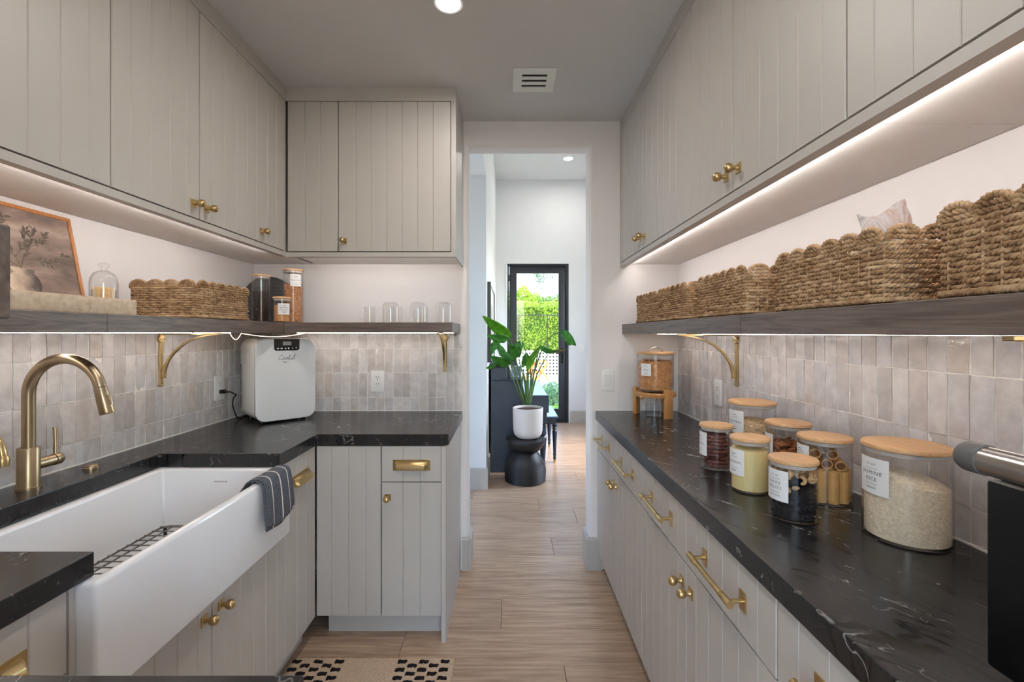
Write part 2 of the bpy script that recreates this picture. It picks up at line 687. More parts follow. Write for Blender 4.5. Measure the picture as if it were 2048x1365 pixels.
def rrect(w, h, r, n=5, cx=0.0, cy=0.0):
    pts = []
    for qx, qy, a0 in ((1, 1, 0), (-1, 1, PI / 2), (-1, -1, PI), (1, -1, 3 * PI / 2)):
        for k in range(n + 1):
            a = a0 + PI / 2 * k / n
            pts.append((cx + qx * (w / 2 - r) + r * math.cos(a), cy + qy * (h / 2 - r) + r * math.sin(a)))
    return pts


def text_mesh(s, size, align='CENTER', spacing=1.0):
    cu = bpy.data.curves.new('lettering', 'FONT')
    cu.body = s
    cu.size = size
    cu.align_x = align
    cu.space_character = spacing
    cu.resolution_u = 2
    ob = bpy.data.objects.new('lettering', cu)
    COL.objects.link(ob)
    dg = bpy.context.evaluated_depsgraph_get()
    me = bpy.data.meshes.new_from_object(ob.evaluated_get(dg))
    vs = [tuple(v.co) for v in me.vertices]
    fs = [tuple(p.vertices) for p in me.polygons]
    bpy.data.objects.remove(ob)
    bpy.data.curves.remove(cu)
    bpy.data.meshes.remove(me)
    return vs, fs


# ================================================================== THE ROOM
XL, XR, YE = -1.467, 0.980, 2.618          # left wall, right wall, end wall (room faces)
YN = -0.075                                # near wall face, beside the camera
ZC = 2.58                                  # pantry ceiling
YJ = 2.745                                 # hall face of the end wall
DX0, DX1, DZ = -0.233, 0.460, 2.436        # doorway in the end wall
HX, HC, HE, HR = -0.20, 3.69, 6.90, 1.75   # hall: left wall, ceiling, end wall, right wall
ZT = 0.914                                 # worktop height

struct('wall_left', MB().box(XL - 0.12, -0.2, 0, XL, YE + 0.05, ZC + 0.02), WALLP)
wall_left = bpy.data.objects['wall_left']
wall_right = struct('wall_right', MB().box(XR, -0.2, 0, XR + 0.12, YE + 0.05, ZC + 0.02), WALLP)


def jamb_pier(x_out, x_in, y0, y1, r=0.022):
    """plan of a wall pier whose end at x_in has rounded plaster corners"""
    s = 1 if x_in > x_out else -1
    pts = [(x_out, y0)]
    for k in range(11):
        a = PI / 2 * k / 10
        pts.append((x_in - s * r + s * r * math.sin(a), y0 + r - r * math.cos(a)))
    for k in range(11):
        a = PI / 2 * k / 10
        pts.append((x_in - s * r + s * r * math.cos(a), y1 - r + r * math.sin(a)))
    pts.append((x_out, y1))
    return pts


def header_profile(y0, y1, z0, z1, r=0.022):
    pts = [(y0, z1)]
    for k in range(11):
        a = PI / 2 * k / 10
        pts.append((y0 + r - r * math.cos(a), z0 + r - r * math.sin(a)))
    for k in range(11):
        a = PI / 2 * k / 10
        pts.append((y1 - r + r * math.sin(a), z0 + r - r * math.cos(a)))
    pts.append((y1, z1))
    return pts


mb = MB()
mb.prism(jamb_pier(XL - 0.12, DX0, YE, YJ), 0, HC, 'z')
mb.prism(jamb_pier(HR + 0.12, DX1, YE, YJ), 0, HC, 'z')
mb.prism(header_profile(YE, YJ, DZ, HC), DX0 - 0.022, DX1 + 0.022, 'x')
wall_end = struct('wall_end', mb, WALLP, label='white end wall with rounded plaster doorway', smooth=False)

mb = MB()
mb.prism(jamb_pier(XL - 0.12, -0.25, YN - 0.12, YN), 0, ZC + 0.02, 'z')
mb.prism(jamb_pier(XR + 0.12, 0.47, YN - 0.12, YN), 0, ZC + 0.02, 'z')
mb.prism(header_profile(YN - 0.12, YN, DZ, ZC + 0.02), -0.272, 0.492, 'x')
struct('wall_near', mb, WALLP, smooth=False)
struct('ceiling', MB().box(XL - 0.12, YN - 0.12, ZC, XR + 0.12, YE, ZC + 0.06), CEILP)

# the room behind the camera: walls, ceiling, and a wide unseen window added to light the doorway
struct('ceiling_kitchen', MB().box(-2.6, -2.3, 2.75, 3.0, YN - 0.12, 2.85), CEILP)
struct('wall_kitchen_right', MB().box(3.0, -2.3, 0, 3.1, YN - 0.12, 2.85), FAR_WALL)
struct('wall_kitchen_back', MB().cells([-2.7, -2.2, 2.5, 3.1], [0, 0.25, 2.6, 2.85], [[1, 1, 1], [1, 0, 1], [1, 1, 1]], -2.4, -2.3, 'y'), FAR_WALL)
struct('wall_kitchen_left', MB().box(-2.7, -2.3, 0, -2.6, YN - 0.12, 2.85), FAR_WALL)
struct('wall_kitchen_side', MB().box(-2.7, YN - 0.12, 0, XL - 0.12, YN - 0.02, 2.85).box(XR + 0.12, YN - 0.12, 0, 3.1, YN - 0.02, 2.85)
       .box(-2.7, YN - 0.12, ZC + 0.06, 3.1, YN - 0.02, 2.85), FAR_WALL)

# hall beyond the doorway
mb = MB().box(-2.2, 3.967, 0, HX, HE, HC).box(-2.2, YJ - 0.05, 2.733, HX, 3.967, HC)
wall_hall_left = struct('wall_hall_left', mb, FAR_WALL, label='white hall wall with a square opening on its near side')
struct('wall_hall_side', MB().cells([YJ - 0.05, 2.90, 3.75, 3.967], [0, 0.7, 2.4, 2.733], [[1, 1, 1], [1, 0, 1], [1, 1, 1]], -2.2, -2.0, 'x'), FAR_WALL)
w = struct('window_unseen_3', MB().cells([2.90, 2.96, 3.69, 3.75], [0.7, 0.76, 2.34, 2.4], [[1, 1, 1], [1, 0, 1], [1, 1, 1]], -2.13, -2.07, 'x'), PLASTIC)  # unseen side window, added to brighten the hall wall face
struct('pane', MB().box(-2.105, 2.96, 0.76, -2.10, 3.69, 2.34), PANE, parent=w)
mb = MB().cells([HX - 0.1, -0.03, 0.905, HR + 0.12], [0, 2.415, HC], [[1, 0, 1], [1, 1, 1]], HE, HE + 0.14, 'y')
struct('wall_hall_end', mb, FAR_WALL)
mb = MB().cells([YJ, 4.0, 5.6, HE + 0.1], [0, 0.8, 2.6, HC], [[1, 1, 1], [1, 0, 1], [1, 1, 1]], HR, HR + 0.12, 'x')
struct('wall_hall_right', mb, FAR_WALL)
struct('ceiling_hall', MB().box(-2.2, YJ - 0.1, HC, HR + 0.12, HE + 0.14, HC + 0.08), FAR_WALL)
w = struct('window_unseen_1', MB().cells([4.0, 4.07, 4.76, 4.84, 5.53, 5.6], [0.8, 0.87, 2.53, 2.6], [[1] * 5, [1, 0, 1, 0, 1], [1] * 5], HR + 0.03, HR + 0.09, 'x'), PLASTIC)  # unseen window, added to let daylight into the hall
for a, b in ((4.07, 4.76), (4.84, 5.53)):
    struct('pane', MB().box(HR + 0.055, a, 0.87, HR + 0.06, b, 2.53), PANE, parent=w)
w = struct('window_unseen_2', MB().cells([-2.2, -2.12, -0.66, -0.58, 0.88, 0.96, 2.42, 2.5], [0.25, 0.33, 2.52, 2.6], [[1] * 7, [1, 0, 1, 0, 1, 0, 1], [1] * 7], -2.37, -2.31, 'y'), PLASTIC)  # unseen kitchen window, sized to brighten the pantry through its doorway
for a, b in ((-2.12, -0.66), (-0.58, 0.88), (0.96, 2.42)):
    struct('pane', MB().box(a, -2.345, 0.33, b, -2.34, 2.52), PANE, parent=w)


# baseboards
def board_profile(h=0.187, t=0.016):
    return [(0, 0), (t, 0), (t, h - 0.010), (t - 0.008, h), (0, h)]


def baseboard(name, runs):
    """runs of ((x, y), (x, y), (nx, ny)): the board stands on the n side of that line"""
    mb = MB()
    for (a, b, nn) in runs:
        prof = board_profile()
        vs = []
        for p in (a, b):
            for (t, z) in prof:
                vs.append((p[0] + nn[0] * t, p[1] + nn[1] * t, z))
        k = len(prof)
        fs = [tuple(range(k)), tuple(range(k, 2 * k))] + [(i, (i + 1) % k, k + (i + 1) % k, k + i) for i in range(k)]
        mb.add(vs, fs)
    return struct(name, mb, BASEP)


baseboard('baseboard_right', [((DX1 + 0.0005, YE), (0.530, YE), (0, -1)), ((DX1, YE - 0.016), (DX1, YJ + 0.016), (-1, 0)), ((DX1 + 0.0005, YJ), (HR, YJ), (0, 1))])
baseboard('baseboard_left', [((-0.268, YE), (DX0 - 0.0005, YE), (0, -1)), ((DX0, YE - 0.016), (DX0, YJ + 0.016), (1, 0)), ((-2.0, YJ), (DX0 - 0.0005, YJ), (0, 1))])
baseboard('baseboard_hall_left', [((-2.0, 3.967), (HX - 0.0005, 3.967), (0, -1)), ((HX, 3.951), (HX, HE), (1, 0))])
baseboard('baseboard_hall_end', [((0.925, HE), (HR, HE), (0, -1)), ((HX, HE), (-0.05, HE), (0, -1))])
baseboard('baseboard_hall_right', [((HR, YJ), (HR, HE), (-1, 0))])

# ------------------------------------------------------------------ plank floor
floor = struct('floor', MB().box(-2.7, -2.4, -0.12, 3.1, HE + 0.14, -0.014), plain('floor_joint', (96, 80, 68), 0.8))
PW = 0.2335
known = {-1: 0.225, 0: -0.466, 1: -0.037, 2: 0.80, 3: -0.62, 4: 0.278, 5: -0.26, 6: 0.496, 7: 0.236}
rows = []
k = -9
while 1.8605 + PW * k < HE + 0.1:
    rows.append(k)
    k += 1
pl_cache = {}
for k in rows:
    y0 = 1.8605 + PW * k
    y1 = min(y0 + PW, HE + 0.13)
    j = known.get(k, ((k * 0.471 + 0.13) % 1.2) - 0.6)
    xa, xb = (XL, XR) if y0 < YE - 0.1 else (-2.0, HR)
    x = j
    while x > xa:
        x -= 1.2
    while x < xb:
        a, b = max(x, xa), min(x + 1.2, xb)
        if b - a > 0.02:
            key = (round(b - a, 4), round(y1 - y0, 4))
            if key not in pl_cache:
                g = 0.0009
                pl_cache[key] = MB().box(g, g, -0.014, b - a - g, y1 - y0 - g, 0.0).mesh('plank', FLOORW, 0.0010, 1, False)
            link('plank', pl_cache[key], floor, (a, y0, 0))
        x += 1.2
struct('floor_kitchen', MB().box(-2.7, -2.4, -0.014, 3.1, 1.8605 + PW * rows[0], 0.0), FLOORW)

# ------------------------------------------------------------------ zellige tiles
TW, TG = 0.0487, 0.0030
tile_rows = [(ZT + 0.003, 0.9915), (0.9938, 1.1313), (1.1336, 1.2712), (1.2735, 1.3600)]
tile_meshes = {}
for ri, (z0, z1) in enumerate(tile_rows):
    h = z1 - z0
    key = round(h, 3)
    if key in tile_meshes:
        continue
    lst = []
    for vnt in range(6):
        nx, nz = 3, 5
        W = TW - TG
        vs, fs = [], []
        tx, tz = random.uniform(-0.0009, 0.0009), random.uniform(-0.0009, 0.0009)
        for j in range(nz + 1):
            for i in range(nx + 1):
                u, v_ = i / nx, j / nz
                edge = (i in (0, nx)) or (j in (0, nz))
                x = (u - 0.5) * W + (random.uniform(-0.0009, 0.0009) if i in (0, nx) else 0)
                z = (v_ - 0.5) * h + (random.uniform(-0.0009, 0.0009) if j in (0, nz) else 0)
                y = -0.0105 + random.uniform(-0.0006, 0.0006) + tx * (u - 0.5) * 2 + tz * (v_ - 0.5) * 2 + (0.0012 if edge else 0)
                vs.append((x, y, z))
        for j in range(nz):
            for i in range(nx):
                a = j * (nx + 1) + i
                fs.append((a, a + 1, a + nx + 2, a + nx + 1))
        ring = [i for i in range(nx + 1)] + [j * (nx + 1) + nx for j in range(1, nz + 1)] + \
               [nz * (nx + 1) + i for i in range(nx - 1, -1, -1)] + [j * (nx + 1) for j in range(nz - 1, 0, -1)]
        base = len(vs)
        for q in ring:
            vs.append((vs[q][0], 0.0, vs[q][2]))
        m = len(ring)
        for q in range(m):
            fs.append((ring[q], base + q, base + (q + 1) % m, ring[(q + 1) % m]))
        t = MB()
        t.add(vs, fs)
        lst.append(t.mesh('tile', TILE, smooth=True, angle=50))
    tile_meshes[key] = lst


def tile_wall(wall, rz, start, length, plane):
    n = int(round(length / TW))
    pitch = length / n
    for (z0, z1) in tile_rows:
        ms = tile_meshes[round(z1 - z0, 3)]
        shift = random.uniform(-0.001, 0.001)
        for c in range(n):
            u = start + pitch * (c + 0.5) + shift
            d = random.uniform(-0.0010, 0.0010)
            if abs(rz) < 0.1:
                loc = (u, plane + d, (z0 + z1) / 2)
            else:
                loc = (plane + (d if rz < 0 else -d), u, (z0 + z1) / 2)
            link('tile', random.choice(ms), wall, loc,
                 (random.uniform(-0.006, 0.006), random.uniform(-0.006, 0.006), rz + random.uniform(-0.007, 0.007)),
                 (random.choice((1, -1)) * pitch / TW * random.uniform(0.985, 1.0), 1, random.uniform(0.988, 1.0)))


tile_wall(wall_left, PI / 2, 0.16, YE - 0.011 - 0.16, XL + 0.001)
tile_wall(wall_end, 0.0, XL + 0.011, -0.268 - XL - 0.011, YE - 0.001)
tile_wall(wall_right, -PI / 2, 0.08, YE - 0.004 - 0.08, XR - 0.001)
struct('grout', MB().box(XL - 0.01, 0.10, ZT - 0.01, XL + 0.0084, YE, 1.361), GROUT, parent=wall_left)
struct('grout', MB().box(XL, YE - 0.0084, ZT - 0.01, -0.267, YE + 0.01, 1.361), GROUT, parent=wall_end)
struct('grout', MB().box(XR - 0.0084, 0.05, ZT - 0.01, XR + 0.01, YE, 1.361), GROUT, parent=wall_right)
# white caulk line along the worktop
CAULK = plain('caulk', (238, 234, 230), 0.6, var=0.01)
struct('caulk', MB().box(XL, 0.1, ZT, XL + 0.013, YE, ZT + 0.004), CAULK, parent=wall_left)
struct('caulk', MB().box(XL, YE - 0.013, ZT, -0.267, YE, ZT + 0.004), CAULK, parent=wall_end)
struct('caulk', MB().box(XR - 0.013, 0.05, ZT, XR, YE, ZT + 0.004).box(0.5, YE - 0.004, ZT, XR, YE, ZT + 0.004), CAULK, parent=wall_right)

# ------------------------------------------------------------------ worktops
mb = MB().cells([XL + 0.001, -1.292, -0.848, -0.267], [YN, 0.594, 0.931, 1.684, 2.009, YE - 0.001],
                [[1, 1, 1], [1, 1, 0], [1, 0, 0], [1, 1, 0], [1, 1, 1]], ZT - 0.05, ZT, 'z')
solo('marble_worktop', mb, MARBLE, 'black marble worktop wrapping around the white sink in a U', 'worktop', bevel=0.0025, seg=2, smooth=False)
mb = MB().box(0.497, YN, ZT - 0.05, XR - 0.001, YE - 0.001, ZT)
solo('marble_worktop', mb, MARBLE, 'long straight black marble worktop under the glass food jars', 'worktop', bevel=0.0025, seg=2, smooth=False)

# ------------------------------------------------------------------ cabinet kit
# local frame of a cabinet: x to the right as one faces it, front of the doors at y = 0, y into the wall
board_cache = {}


def board_mesh(w, h):
    key = (round(w, 4), round(h, 4))
    if key not in board_cache:
        c = 0.0022
        b = MB().prism([(0.0002, 0.0090), (0.0002, c), (c, 0), (w - c, 0), (w - 0.0002, c), (w - 0.0002, 0.0090)], 0, h, 'z')
        board_cache[key] = b.mesh('board', PAINT, smooth=False)
    return board_cache[key]


def knob_mesh():
    b = MB()
    b.box(-0.0135, -0.0035, -0.0135, 0.0135, 0.0, 0.0135)
    rot = Matrix.Rotation(PI / 2, 4, 'X')
    k = MB().lathe([(0.0, 0.0), (0.0075, 0.0), (0.0065, 0.004), (0.0055, 0.010), (0.0062, 0.013), (0.0105, 0.0155), (0.0132, 0.021), (0.0137, 0.0255),
                    (0.0128, 0.031), (0.0098, 0.0355), (0.005, 0.038), (0.0, 0.0386)], 20)
    k.xf(rot)
    b.add([(p[0], p[1] - 0.003, p[2]) for p in k.v], k.f)
    return b.mesh('knob', BRASS, 0.0, 1, True, 40)


def pull_mesh(span=0.192):
    b = MB()
    for s in (-1, 1):
        x = s * span / 2
        b.box(x - 0.013, -0.003, -0.021, x + 0.013, 0.0, 0.021)
        b.cyl((x, -0.002, 0), (x, -0.036, 0), 0.0048, 12)
        b.cyl((x - 0.016, -0.036, 0), (x + 0.016, -0.036, 0), 0.0082, 16)
    e = span / 2
    b.cyl((-e, -0.036, 0), (e, -0.036, 0), 0.0067, 16)
    for s in (-1, 1):
        for q in range(3):
            x = s * (e - 0.020 - q * 0.004)
            b.cyl((x - 0.001, -0.036, 0), (x + 0.001, -0.036, 0), 0.0076, 16)
    return b.mesh('bar_pull', BRASS, 0.0, 1, True, 35)


def cup_mesh(w=0.165):
    b = MB()
    b.box(-w / 2, -0.003, -0.024, w / 2, 0, 0.024)
    n = 8
    prof = []
    for k in range(n + 1):
        a = PI * 0.52 * k / n
        prof.append((-0.028 * math.sin(a) - 0.002, 0.019 - 0.034 * (1 - math.cos(a)) * 0.95))
    inner = [(p[0] + 0.0025, p[1] - 0.0025) for p in prof]
    vs, fs = [], []
    hw = w / 2 - 0.012
    for x, sc in ((-hw, 0.55), (-hw + 0.010, 1.0), (hw - 0.010, 1.0), (hw, 0.55)):
        vs += [(x, p[0] * sc, p[1] if sc == 1 else 0.019 + (p[1] - 0.019) * 0.9) for p in prof]
        vs += [(x, min(-0.001, p[0] * sc + 0.0025), (p[1] if sc == 1 else 0.019 + (p[1] - 0.019) * 0.9) - 0.002) for p in prof]
    m = 2 * (n + 1)
    for s in range(3):
        for k in range(n):
            a = s * m + k
            fs.append((a, a + 1, a + m + 1, a + m))
            a2 = s * m + (n + 1) + k
            fs.append((a2, a2 + m, a2 + m + 1, a2 + 1))
        fs.append((s * m + n, s * m + n + 1 + n, s * m + m + n + 1 + n, s * m + m + n))
        fs.append((s * m, s * m + m, s * m + m + n + 1, s * m + n + 1))
    for s in (0, 3):
        fs.append(tuple(s * m + k for k in range(n + 1)) + ((s * m + 0),)[:0])
    b.add(vs, fs)
    return b.mesh('cup_pull', BRASS, 0.0, 1, True, 40)


KNOB, PULL, CUP = knob_mesh(), pull_mesh(), cup_mesh()


def front(root, name, x0, x1, z0, z1, hw=None, hx=0.0, hz=0.0, gap=0.0021):
    """door or drawer front of tongue-and-groove boards with its knob or pull"""
    a, b = x0 + gap, x1 - gap
    W, H = b - a, z1 - z0
    d = link(name, MB().box(0, 0.008, 0, W, 0.020, H).mesh(name, PAINT, smooth=False), root, (a, 0, z0))
    n = max(2, int(round(W / 0.0766)))
    if n == 2:
        ws_ = [W / 2] * 2
    else:
        e = (W - (n - 2) * 0.0766) / 2
        ws_ = [e] + [0.0766] * (n - 2) + [e]
    x = 0.0
    for wd in ws_:
        link('board', board_mesh(wd, H), d, (x, 0, 0))
        x += wd
    if hw:
        nm = {'knob': 'knob', 'pull': 'bar_pull', 'cup': 'cup_pull'}[hw]
        o = link(nm, {'knob': KNOB, 'pull': PULL, 'cup': CUP}[hw], d, (hx - a, 0, hz - z0))
        o['label'] = {'knob': 'round brass knob on a square plate', 'pull': 'brushed brass bar pull', 'cup': 'brushed brass cup pull'}[hw]
    return d


ZB0, ZB1, ZD = 0.106, ZT - 0.052, 0.700
UZ0, UZ1 = 1.7672, 2.5095


def base_unit(label, loc, rz, w, d, fronts, toe=0.058, x_end=None, group=None, carc=None):
    r = thing('base_cabinet', label, 'cabinet', loc, rz, group)
    c0, c1 = carc if carc else (0.002, w - 0.002)
    part(r, 'carcass', MB().box(c0, 0.032, ZB0, c1, d, ZB1), PAINT, smooth=False)
    part(r, 'toe_kick', MB().box(c0, toe, 0.0, c1, toe + 0.016, ZB0), PAINT, smooth=False)
    for f in fronts:
        front(r, *f)
    return r


RX = 0.508     # right base fronts
GB = 'base cabinets along the jar worktop'
w88 = 0.877
ends = [YE - 0.001, 1.740, 0.863]
labs = ['beadboard base cabinet against the end wall, farthest under the jar worktop',
        'beadboard base cabinet in the middle under the jars, two bar pulls above two knobs',
        'beadboard base cabinet nearest the camera, below the black oven']
for yy, lb in zip(ends, labs):
    h = w88 / 2
    base_unit(lb, (RX, yy, 0), -PI / 2, w88, XR - RX - 0.003, [
        ('drawer', 0, h, ZD + 0.0022, ZB1 - 0.003, 'pull', h / 2, 0.779), ('drawer', h, w88, ZD + 0.0022, ZB1 - 0.003, 'pull', h * 1.5, 0.779),
        ('door', 0, h, ZB0, ZD - 0.0022, 'knob', h - 0.033, 0.634), ('door', h, w88, ZB0, ZD - 0.0022, 'knob', h + 0.033, 0.634)], group=GB)

LX = -0.858    # left base fronts
DL = LX - XL - 0.003
sinkcab = thing('sink_cabinet', 'beadboard cabinet under the white apron sink with two brass knobs', 'cabinet', (LX, 0.886, 0), PI / 2)
part(sinkcab, 'carcass', MB().box(0.002, 0.032, ZB0, 0.855, DL, 0.585), PAINT, smooth=False)
part(sinkcab, 'side_panel', MB().box(0.002, 0.0005, 0.600, 0.0145, DL, ZB1), PAINT, smooth=False)
part(sinkcab, 'side_panel', MB().box(0.828, 0.0005, 0.600, 0.855, DL, ZB1), PAINT, smooth=False)
part(sinkcab, 'toe_kick', MB().box(0.002, 0.055, 0.0, 0.855, 0.07, ZB0), PAINT, smooth=False)
front(sinkcab, 'door', 0, 0.4285, ZB0, 0.594, 'knob', 0.4285 - 0.035, 0.552)
front(sinkcab, 'door', 0.4285, 0.857, ZB0, 0.594, 'knob', 0.4285 + 0.040, 0.552)

pull_w = 2.016 - 1.744
base_unit('narrow full-height pull-out cabinet with a cup pull beside the sink', (LX, 1.744, 0), PI / 2, pull_w, DL,
          [('door', 0, pull_w, ZB0, ZB1 - 0.003, 'cup', 0.125, 0.765)])
w = 0.886 - 0.585
base_unit('base cabinet at the near end of the sink with a cup pull drawer', (LX, 0.585, 0), PI / 2, w, DL,
          [('drawer', 0, w, ZD + 0.0022, ZB1 - 0.003, 'cup', w / 2 - 0.01, 0.775), ('door', 0, w, ZB0, ZD - 0.0022, None)])

RY = 2.018     # return base fronts (under the far worktop arm)
x0 = -0.852
ret = base_unit('base cabinet below the cooler worktop with a cup pull drawer and tall end panel', (x0, RY, 0), 0.0, -0.297 - x0, YE - RY - 0.003, [
    ('door', -0.004, -0.567 - x0, ZB0, ZB1 - 0.003, None),
    ('drawer', -0.567 - x0, -0.297 - x0, ZD + 0.0022, ZB1 - 0.003, 'cup', -0.432 - x0, 0.775),
    ('door', -0.567 - x0, -0.297 - x0, ZB0, ZD - 0.0022, 'knob', -0.537 - x0, 0.632)], carc=(0.03, -0.299 - x0))
part(ret, 'end_panel', MB().box(-0.2965 - x0, -0.022, 0, -0.2785 - x0, YE - RY - 0.002, ZB1), PAINT, smooth=False)
w = -0.2785 + 0.852
nr = base_unit('base cabinet under the nearest worktop corner beside the camera', (-0.2785, 0.576, 0), PI, w, 0.576 - YN - 0.003,
               [('door', 0.002, w / 2, ZB0, ZB1 - 0.003, None), ('door', w / 2, w - 0.004, ZB0, ZB1 - 0.003, None)], carc=(0.002, w - 0.03))


# ------------------------------------------------------------------ wall cabinets
def wall_unit(label, loc, rz, w, d, fronts, group=None, stile=None, rail=None, carc=None):
    r = thing('wall_cabinet', label, 'cabinet', loc, rz, group)
    c0, c1 = carc if carc else (0.0, w)
    r0, r1 = rail if rail else (0.0, w)
    part(r, 'carcass', MB().box(c0 + 0.0005, 0.034, 1.7645, c1 - 0.0005, d, ZC - 0.001), PAINT, smooth=False)
    part(r, 'underside', MB().box(c0 + 0.0015, 0.030, 1.7565, c1 - 0.0015, d, 1.7643), BOTTOM, 0.001)
    part(r, 'bottom_rail', MB().box(r0, 0.0, 1.740, r1, 0.030, 1.7625), PAINT, smooth=False)
    part(r, 'crown', MB().box(r0, 0.0, UZ1 + 0.003, r1, 0.0213, ZC - 0.0005), PAINT, smooth=False)
    if stile:
        part(r, 'stile', MB().box(stile[0], 0.0, 1.7625, stile[1], 0.0213, UZ1 + 0.003), PAINT, smooth=False)
    for f in fronts:
        front(r, *f)
    return r


UX = 0.639
GU = 'wall cabinets above the basket shelf'
labs = ['beadboard wall cabinet above the baskets, farthest, touching the end wall',
        'beadboard wall cabinet above the middle baskets with two brass knobs',
        'beadboard wall cabinet above the nearest basket at the picture corner']
for i, (yy, lb) in enumerate(zip(ends, labs)):
    h = w88 / 2
    s0 = 0.012 if i == 0 else 0.0
    wall_unit(lb, (UX, yy, 0), -PI / 2, w88, XR - UX - 0.003, [
        ('door', s0, h, UZ0, UZ1, 'knob', h - 0.036, 1.820), ('door', h, w88, UZ0, UZ1, 'knob', h + 0.036, 1.820)], group=GU,
        stile=(0, s0 - 0.001) if i == 0 else None)
VX = -1.104
DV = VX - XL - 0.003
GV = 'wall cabinets above the sink'
wall_unit('beadboard wall cabinet above the sink with a pair of brass knobs', (VX, 1.263, 0), PI / 2, 0.726, DV,
          [('door', 0, 0.3625, UZ0, UZ1, 'knob', 0.3625 - 0.034, 1.815), ('door', 0.3625, 0.726, UZ0, UZ1, 'knob', 0.3625 + 0.034, 1.815)], group=GV)
wall_unit('beadboard wall cabinet above the framed painting at the picture edge', (VX, 0.540, 0), PI / 2, 0.723, DV,
          [('door', 0, 0.3615, UZ0, UZ1, None), ('door', 0.3615, 0.723, UZ0, UZ1, None)], group=GV)
wall_unit('narrow corner wall cabinet with a single knob above the woven basket', (VX, 1.989, 0), PI / 2, 0.266, DV,
          [('door', 0, 0.262, UZ0, UZ1, 'knob', 0.038, 1.815)], group=GV, rail=(0, 0.268), carc=(0.0, YE - 1.989 - 0.003))
VY = 2.257
x0 = -1.104
ru = wall_unit('beadboard wall cabinet above the glass mugs beside the doorway', (x0, VY, 0), 0.0, -0.263 - x0, YE - VY - 0.003, [
    ('door', 0.003, -0.848 - x0, UZ0, UZ1, None), ('door', -0.848 - x0, -0.288 - x0, UZ0, UZ1, 'knob', -0.818 - x0, 1.818)],
    stile=(-0.2865 - x0, -0.263 - x0), rail=(0.0, -0.263 - x0), carc=(0.003, -0.270 - x0))
part(ru, 'end_panel', MB().box(-0.2695 - x0, 0.0215, 1.740, -0.263 - x0, YE - VY - 0.002, ZC - 0.001), PAINT, smooth=False)

# ------------------------------------------------------------------ floating shelves
SZ0, SZ1 = 1.362, 1.414
sh = thing('floating_shelf', 'dark oak floating shelf wrapping the sink corner, carrying the painting and mugs', 'shelf', (XL, 1.3, SZ0), world=True)
part(sh, 'shelf_board', MB().box(XL + 0.001, 1.2700, SZ0, -1.120, YE - 0.0015, SZ1), SHELFW, 0.0012)
part(sh, 'shelf_board', MB().box(XL + 0.001, 0.276, SZ0, -1.120, 1.2685, SZ1), SHELFW, 0.0012)
part(sh, 'shelf_board', MB().box(-1.1188, 2.262, SZ0, -0.282, YE - 0.0015, SZ1), SHELFWX, 0.0012)
part(sh, 'shelf_board', MB().box(XL + 0.001, YN + 0.001, SZ0 + 0.006, -0.286, 0.262, SZ1 + 0.008), SHELFWX, 0.0012)
RZ0, RZ1 = 1.357, 1.412
sr = thing('floating_shelf', 'dark oak floating shelf carrying the row of woven baskets', 'shelf', (XR, 1.3, RZ0), world=True)
part(sr, 'shelf_board', MB().box(0.650, 1.2780, RZ0, XR - 0.001, YE - 0.0015, RZ1), SHELFW, 0.0012)
part(sr, 'shelf_board', MB().box(0.650, YN + 0.001, RZ0, XR - 0.001, 1.2765, RZ1), SHELFW, 0.0012)


# ------------------------------------------------------------------ light strips
def strip(name, label, pts_boxes, mat, base=(0, 0, 0), group=None):
    """pts_boxes: list of boxes; the glowing tape hugs the underside it is stuck to"""
    r = thing(name, label, 'light strip', base, world=True, group=group)
    mb = MB()
    for b in pts_boxes:
        mb.box(*b)
    part(r, 'glowing_tape', mb, mat, smooth=False)
    return r


zc = 1.7565
strip('light_strip', 'slim light strip hidden behind the rail of the cabinets above the baskets', [(0.6692, 0.02, 1.7424, 0.6722, YE - 0.05, 1.7474)], LED_CAB_M, (0.68, 1.3, zc))
strip('light_strip', 'slim light strip hidden behind the rail of the cabinets above the sink', [(-1.1372, 0.56, 1.7424, -1.1342, YE - 0.40, 1.7474)], LED_CAB_M, (-1.145, 1.3, zc))
strip('light_strip', 'slim light strip hidden behind the rail of the cabinet above the mugs', [(-1.07, 2.2872, 1.7424, -0.30, 2.2902, 1.7474)], LED_CAB_M, (-0.7, 2.30, zc))
zs = SZ0
r = strip('light_strip', 'warm light strip under the sink shelf, drooping above the cooler', [(XL + 0.145, 0.30, zs - 0.0014, XL + 0.153, 1.886, zs - 0.0002), (XL + 0.145, 1.908, zs - 0.0014, XL + 0.153, 2.15, zs - 0.0002)], LED_SHELF_M, (XL + 0.03, 1.3, zs))
droop = []
for k in range(15):
    t = k / 14
    droop.append((XL + 0.148 - 0.064 * t, 2.15 + 0.20 * t, zs - 0.003 - 0.030 * math.sin(PI * t)))
part(r, 'drooping_tape', MB().tube(droop, 0.0018, 6), LED_DIM_M)
droop = []
for k in range(15):
    t = k / 14
    droop.append((XL + 0.084 + 0.23 * t, 2.35 + 0.215 * t, zs - 0.003 - 0.018 * math.sin(PI * t)))
part(r, 'drooping_tape', MB().tube(droop, 0.0018, 6), LED_DIM_M)
strip('light_strip', 'warm light strip under the shelf that carries the mugs', [(-1.15, 2.466, zs - 0.0014, -0.379, 2.474, zs - 0.0002), (-0.357, 2.466, zs - 0.0014, -0.30, 2.474, zs - 0.0002)], LED_SHELF_M, (-0.7, 2.566, zs))
strip('light_strip', 'warm light strip under the basket shelf', [(XR - 0.165, a_, RZ0 - 0.0014, XR - 0.157, b_, RZ0 - 0.0002) for a_, b_ in ((0.03, 0.639), (0.661, 1.919), (1.941, 2.50))], LED_SHELF_M, (XR - 0.04, 1.3, RZ0))


